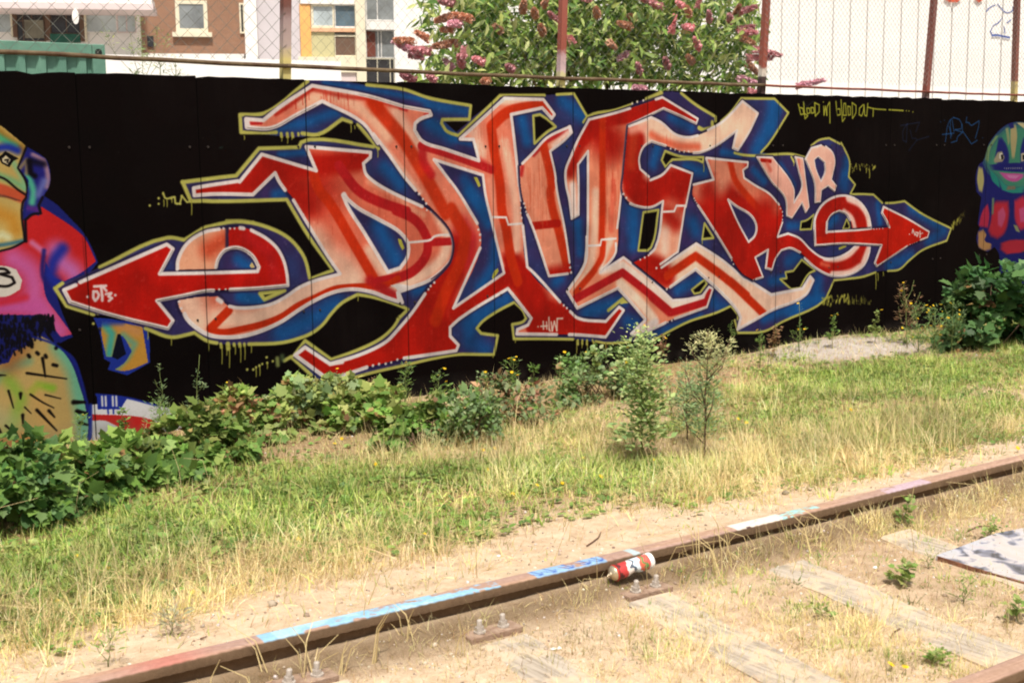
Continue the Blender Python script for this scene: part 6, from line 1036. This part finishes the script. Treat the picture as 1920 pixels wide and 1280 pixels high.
# bindweed-like weeds behind the left bays of the fence
for (px, py, hp, Yb, lb) in ((268, 150, 88, 3.0, 'tall pale weed behind the fence in front of the brick building'), (300, 142, 28, .35, 'small weed tuft behind the wall top left of the first post'), (330, 144, 26, .35, 'small weed tuft behind the wall top, right of its neighbour')):
    p = on_wall(px, py, Yb); zz = p[2]; h = hp * (Yb - CAM_Y) / FPX * 1.3; tall_weed('weed', lb, 'weed', (p[0], p[1], 0 if Yb > 1 else zz - .2), (zz + h) if Yb > 1 else h + .2, (0, 0), T_LANCE, .07 if Yb > 1 else .04, 420 if Yb > 1 else 120, YGREEN + SAGE, .2, None, 0, branch=6, start=.7 if Yb > 1 else .3)
# ------------------------------------------------------------------ butterfly bush behind the wall
YB = 1.9
bc = on_wall(1110, 60, YB)
bb = empty('butterfly_bush', (bc[0], YB, 0)); tag(bb, 'large green butterfly bush with many pink flower spikes rising behind the wall', 'shrub')
def bpos(px, py, dy=0.0): p = on_wall(px, py, YB + dy); return Vector((p[0] - bc[0], p[1] - YB, p[2]))
tm = MB()
for (px, py) in ((860, 30), (930, -40), (1000, 60), (1040, -30), (1100, 20), (1160, -60), (1230, 0), (1300, 40), (1380, 20), (1330, -50), (1080, 120), (1210, 110), (1340, 130), (900, 110)):
    e = bpos(px, py, R.uniform(-.3, .4)); s = Vector((e.x * .12 + R.uniform(-.1, .1), R.uniform(-.1, .1), 0)); m_ = s.lerp(e, .5) + Vector((-e.x * .15, 0, .1)); tm.tube([s, m_, e], [.03, .018, .006], 6)
tm.build('branches', m_wood, bb, True)
n = 14500; P = []; lobes = [(870, 20, 95, 62), (960, -20, 100, 70), (1050, 30, 100, 80), (1140, -10, 110, 90), (1230, 40, 100, 90), (1310, 0, 90, 80), (1350, 80, 80, 60), (1200, 100, 110, 50), (1060, 100, 100, 50), (930, 90, 95, 55), (860, 120, 60, 35), (1370, 40, 60, 60), (1390, 150, 40, 24), (1150, -70, 200, 50), (1330, 130, 70, 40), (820, 140, 45, 18), (950, 150, 110, 18), (1120, 152, 120, 18), (1290, 158, 120, 18), (1180, 60, 160, 80), (1000, 90, 120, 60)]
wts = np.array([l[2] * l[3] for l in lobes], float); wts /= wts.sum()
pl = nr.choice(len(lobes), n, p=wts); cl_c = nr.uniform(-1, 1, (len(lobes) * 26, 2))
for i_ in range(n):
    l = lobes[pl[i_]]; c_ = cl_c[pl[i_] * 26 + nr.randint(26)]; rr = min(1, math.hypot(*c_)); c_ = c_ / (math.hypot(*c_) + 1e-6) * rr; px = l[0] + (c_[0] * .9 + nr.normal(0, .13)) * l[2]; py = l[1] + (c_[1] * .9 + nr.normal(0, .15)) * l[3]; dp = nr.normal(0, .38) * (1 - .3 * rr); 
    P.append((px, py, dp))
P = np.array(P); q = np.stack([P[:, 0] - 960, P[:, 1] - 640, np.full(n, FPX)], 1) @ RW.T; t = (YB + P[:, 2] - CAM_Y) / q[:, 1]; W3 = CPOS + q * t[:, None]; W3[:, 0] -= bc[0]; W3[:, 1] -= YB
ok = W3[:, 1] > -1.75; W3 = W3[ok]; n = len(W3); dv = nr.normal(0, 1, (n, 3)); dv[:, 2] -= .3; BGR = [(.18, .29, .06), (.27, .39, .09), (.38, .47, .13), (.50, .55, .22), (.09, .18, .04)]
Rm = frames(dv, np.tile([0, -.6, .8], (n, 1)), .5); sz = nr.uniform(.07, .15, n); T_BUD = (T_LANCE[0] * np.array([1.35, 1, 1], np.float32), T_LANCE[1]); cc = pick(BGR, n)
near = np.argsort(W3[:, 1])[:260]; rest = np.setdiff1d(np.arange(n), near)
for j in near:
    me = single('bud', T_BUD, BGR[int(nr.randint(5))]); lf = bpy.data.objects.new('leaf', me); col.objects.link(lf); lf.parent = bb; s_ = sz[j]
    lf.matrix_basis = Matrix([[*(Rm[j][0] * s_), W3[j, 0]], [*(Rm[j][1] * s_), W3[j, 1]], [*(Rm[j][2] * s_), W3[j, 2]], [0, 0, 0, 1]])
V, F, c = scatter(T_BUD, W3[rest], Rm[rest], sz[rest], cc[rest]); o = link('foliage', trimesh('foliage', V, F, c, m_leaf), None, bb); o['kind'] = 'stuff'
# flower spikes: a tapering cone of tiny florets along +x
def spike_mesh(seed, mat):
    r = np.random.RandomState(seed); n = 230; t = r.rand(n) ** .9; a = r.rand(n) * 6.283; rad = .5 * (.16 + .1 * r.rand(n)) * (1 - t) ** .6 + .012; P = np.stack([t, rad * np.cos(a), rad * np.sin(a)], 1); d = np.stack([.3 + 0 * t, np.cos(a), np.sin(a)], 1); d /= np.linalg.norm(d, axis=1, keepdims=True)
    T = (np.array([(-.5, 0, 0), (.5, 0, 0), (.35, .8, .2), (-.35, .8, .2)], np.float32), np.array([(0, 1, 2), (0, 2, 3)], np.int32)); V, F, c = scatter(T, P, frames(d, r.normal(0, 1, (n, 3)), .1), .10 + .05 * r.rand(n), np.ones((n, 3)))
    core = MB(); core.tube([(0, 0, 0), (.25, 0, 0), (.7, 0, 0), (1, 0, 0)], [.05, .085, .05, .012], 7); Vc = np.array(core.v, np.float32); Fc = []
    for q in core.f: Fc += [(q[0], q[i], q[i + 1]) for i in range(1, len(q) - 1)]
    return trimesh('flower_spike', np.concatenate([V, Vc]), np.concatenate([F, np.array(Fc) + len(V)]), None, mat)
mp1 = leafmat('pink florets', (.74, .38, .41), .3, .8, .25); mp2 = leafmat('faded florets', (.60, .34, .23), .15, .8, .25); mp3 = leafmat('mauve florets', (.76, .46, .53), .2, .8, .2)
SPM = [spike_mesh(1, mp1), spike_mesh(2, mp2), spike_mesh(3, mp3)]
SP = [(850, 6, -30, -3, 0), (852, 30, -40, 10, 1), (885, 36, -40, -8, 1), (862, 44, -26, 2, 2), (850, 55, -28, 2, 1), (806, 75, -30, -14, 1), (775, 79, -40, -3, 1), (785, 102, -48, -22, 2), (805, 96, -36, -3, 0), (795, 106, -20, 0, 0), (858, 80, -50, 8, 1), (872, 92, -8, 18, 0), (866, 122, -10, -18, 0), (850, 130, -12, -8, 2), (905, 116, -22, -6, 0), (980, 22, -2, -22, 1), (1019, 12, 2, -14, 1), (1004, 30, -8, -12, 1), (1050, 44, -24, -18, 0), (1018, 62, -10, -14, 1), (778, 152, -30, -12, 0), (815, 150, -18, -8, 0), (915, 150, -16, 4, 1),
      (1240, 14, -52, -22, 0), (1280, 12, -16, -8, 0), (1308, 16, 0, -20, 0), (1292, 28, -10, -14, 1), (1330, 40, -6, -20, 0), (1188, 36, -14, -6, 1), (1182, 50, -28, -6, 1), (1258, 64, 2, -34, 0), (1298, 52, -22, -2, 0), (1310, 90, -12, -18, 0), (1180, 100, -26, 12, 2), (1252, 126, -10, -16, 0), (1200, 136, -10, -18, 0), (1298, 116, -14, -10, 1), (1378, 32, 4, -22, 1), (1384, 24, 34, -12, 0), (1370, 40, -8, -12, 0), (1380, 56, 34, -6, 0), (1382, 62, 36, 0, 0), (1390, 70, 22, 14, 1), (1412, 92, 44, 12, 0), (1400, 108, 40, 2, 0), (1400, 118, 16, 20, 1), (1384, 146, 28, 10, 2), (1402, 170, 28, 8, 0), (1210, 168, -28, -4, 2), (1490, 162, 54, -12, 2), (1092, -6, 10, 8, 0), (940, 60, -14, -8, 1), (1120, 30, -8, -14, 1), (1140, 78, 8, 12, 1), (1075, 84, -10, -10, 0), (960, 130, -14, -6, 0)]
for (px, py, dx, dy, k) in SP:
    a = bpos(px, py, -.62 + R.uniform(-.1, .1)); b = bpos(px + dx * 1.15, py + dy * 1.15, -.62 + R.uniform(-.25, .05)); d = b - a
    L = max(d.length * .9, .12); o = link('flower_spike', SPM[k], None, bb, a); o.rotation_mode = 'QUATERNION'; o.rotation_quaternion = (d + Vector((0, -.04, 0))).to_track_quat('X', 'Z'); th = .19 / L if L > .16 else 1.1; o.scale = (L, .17, .17) if L > .16 else (L, .15, .15)
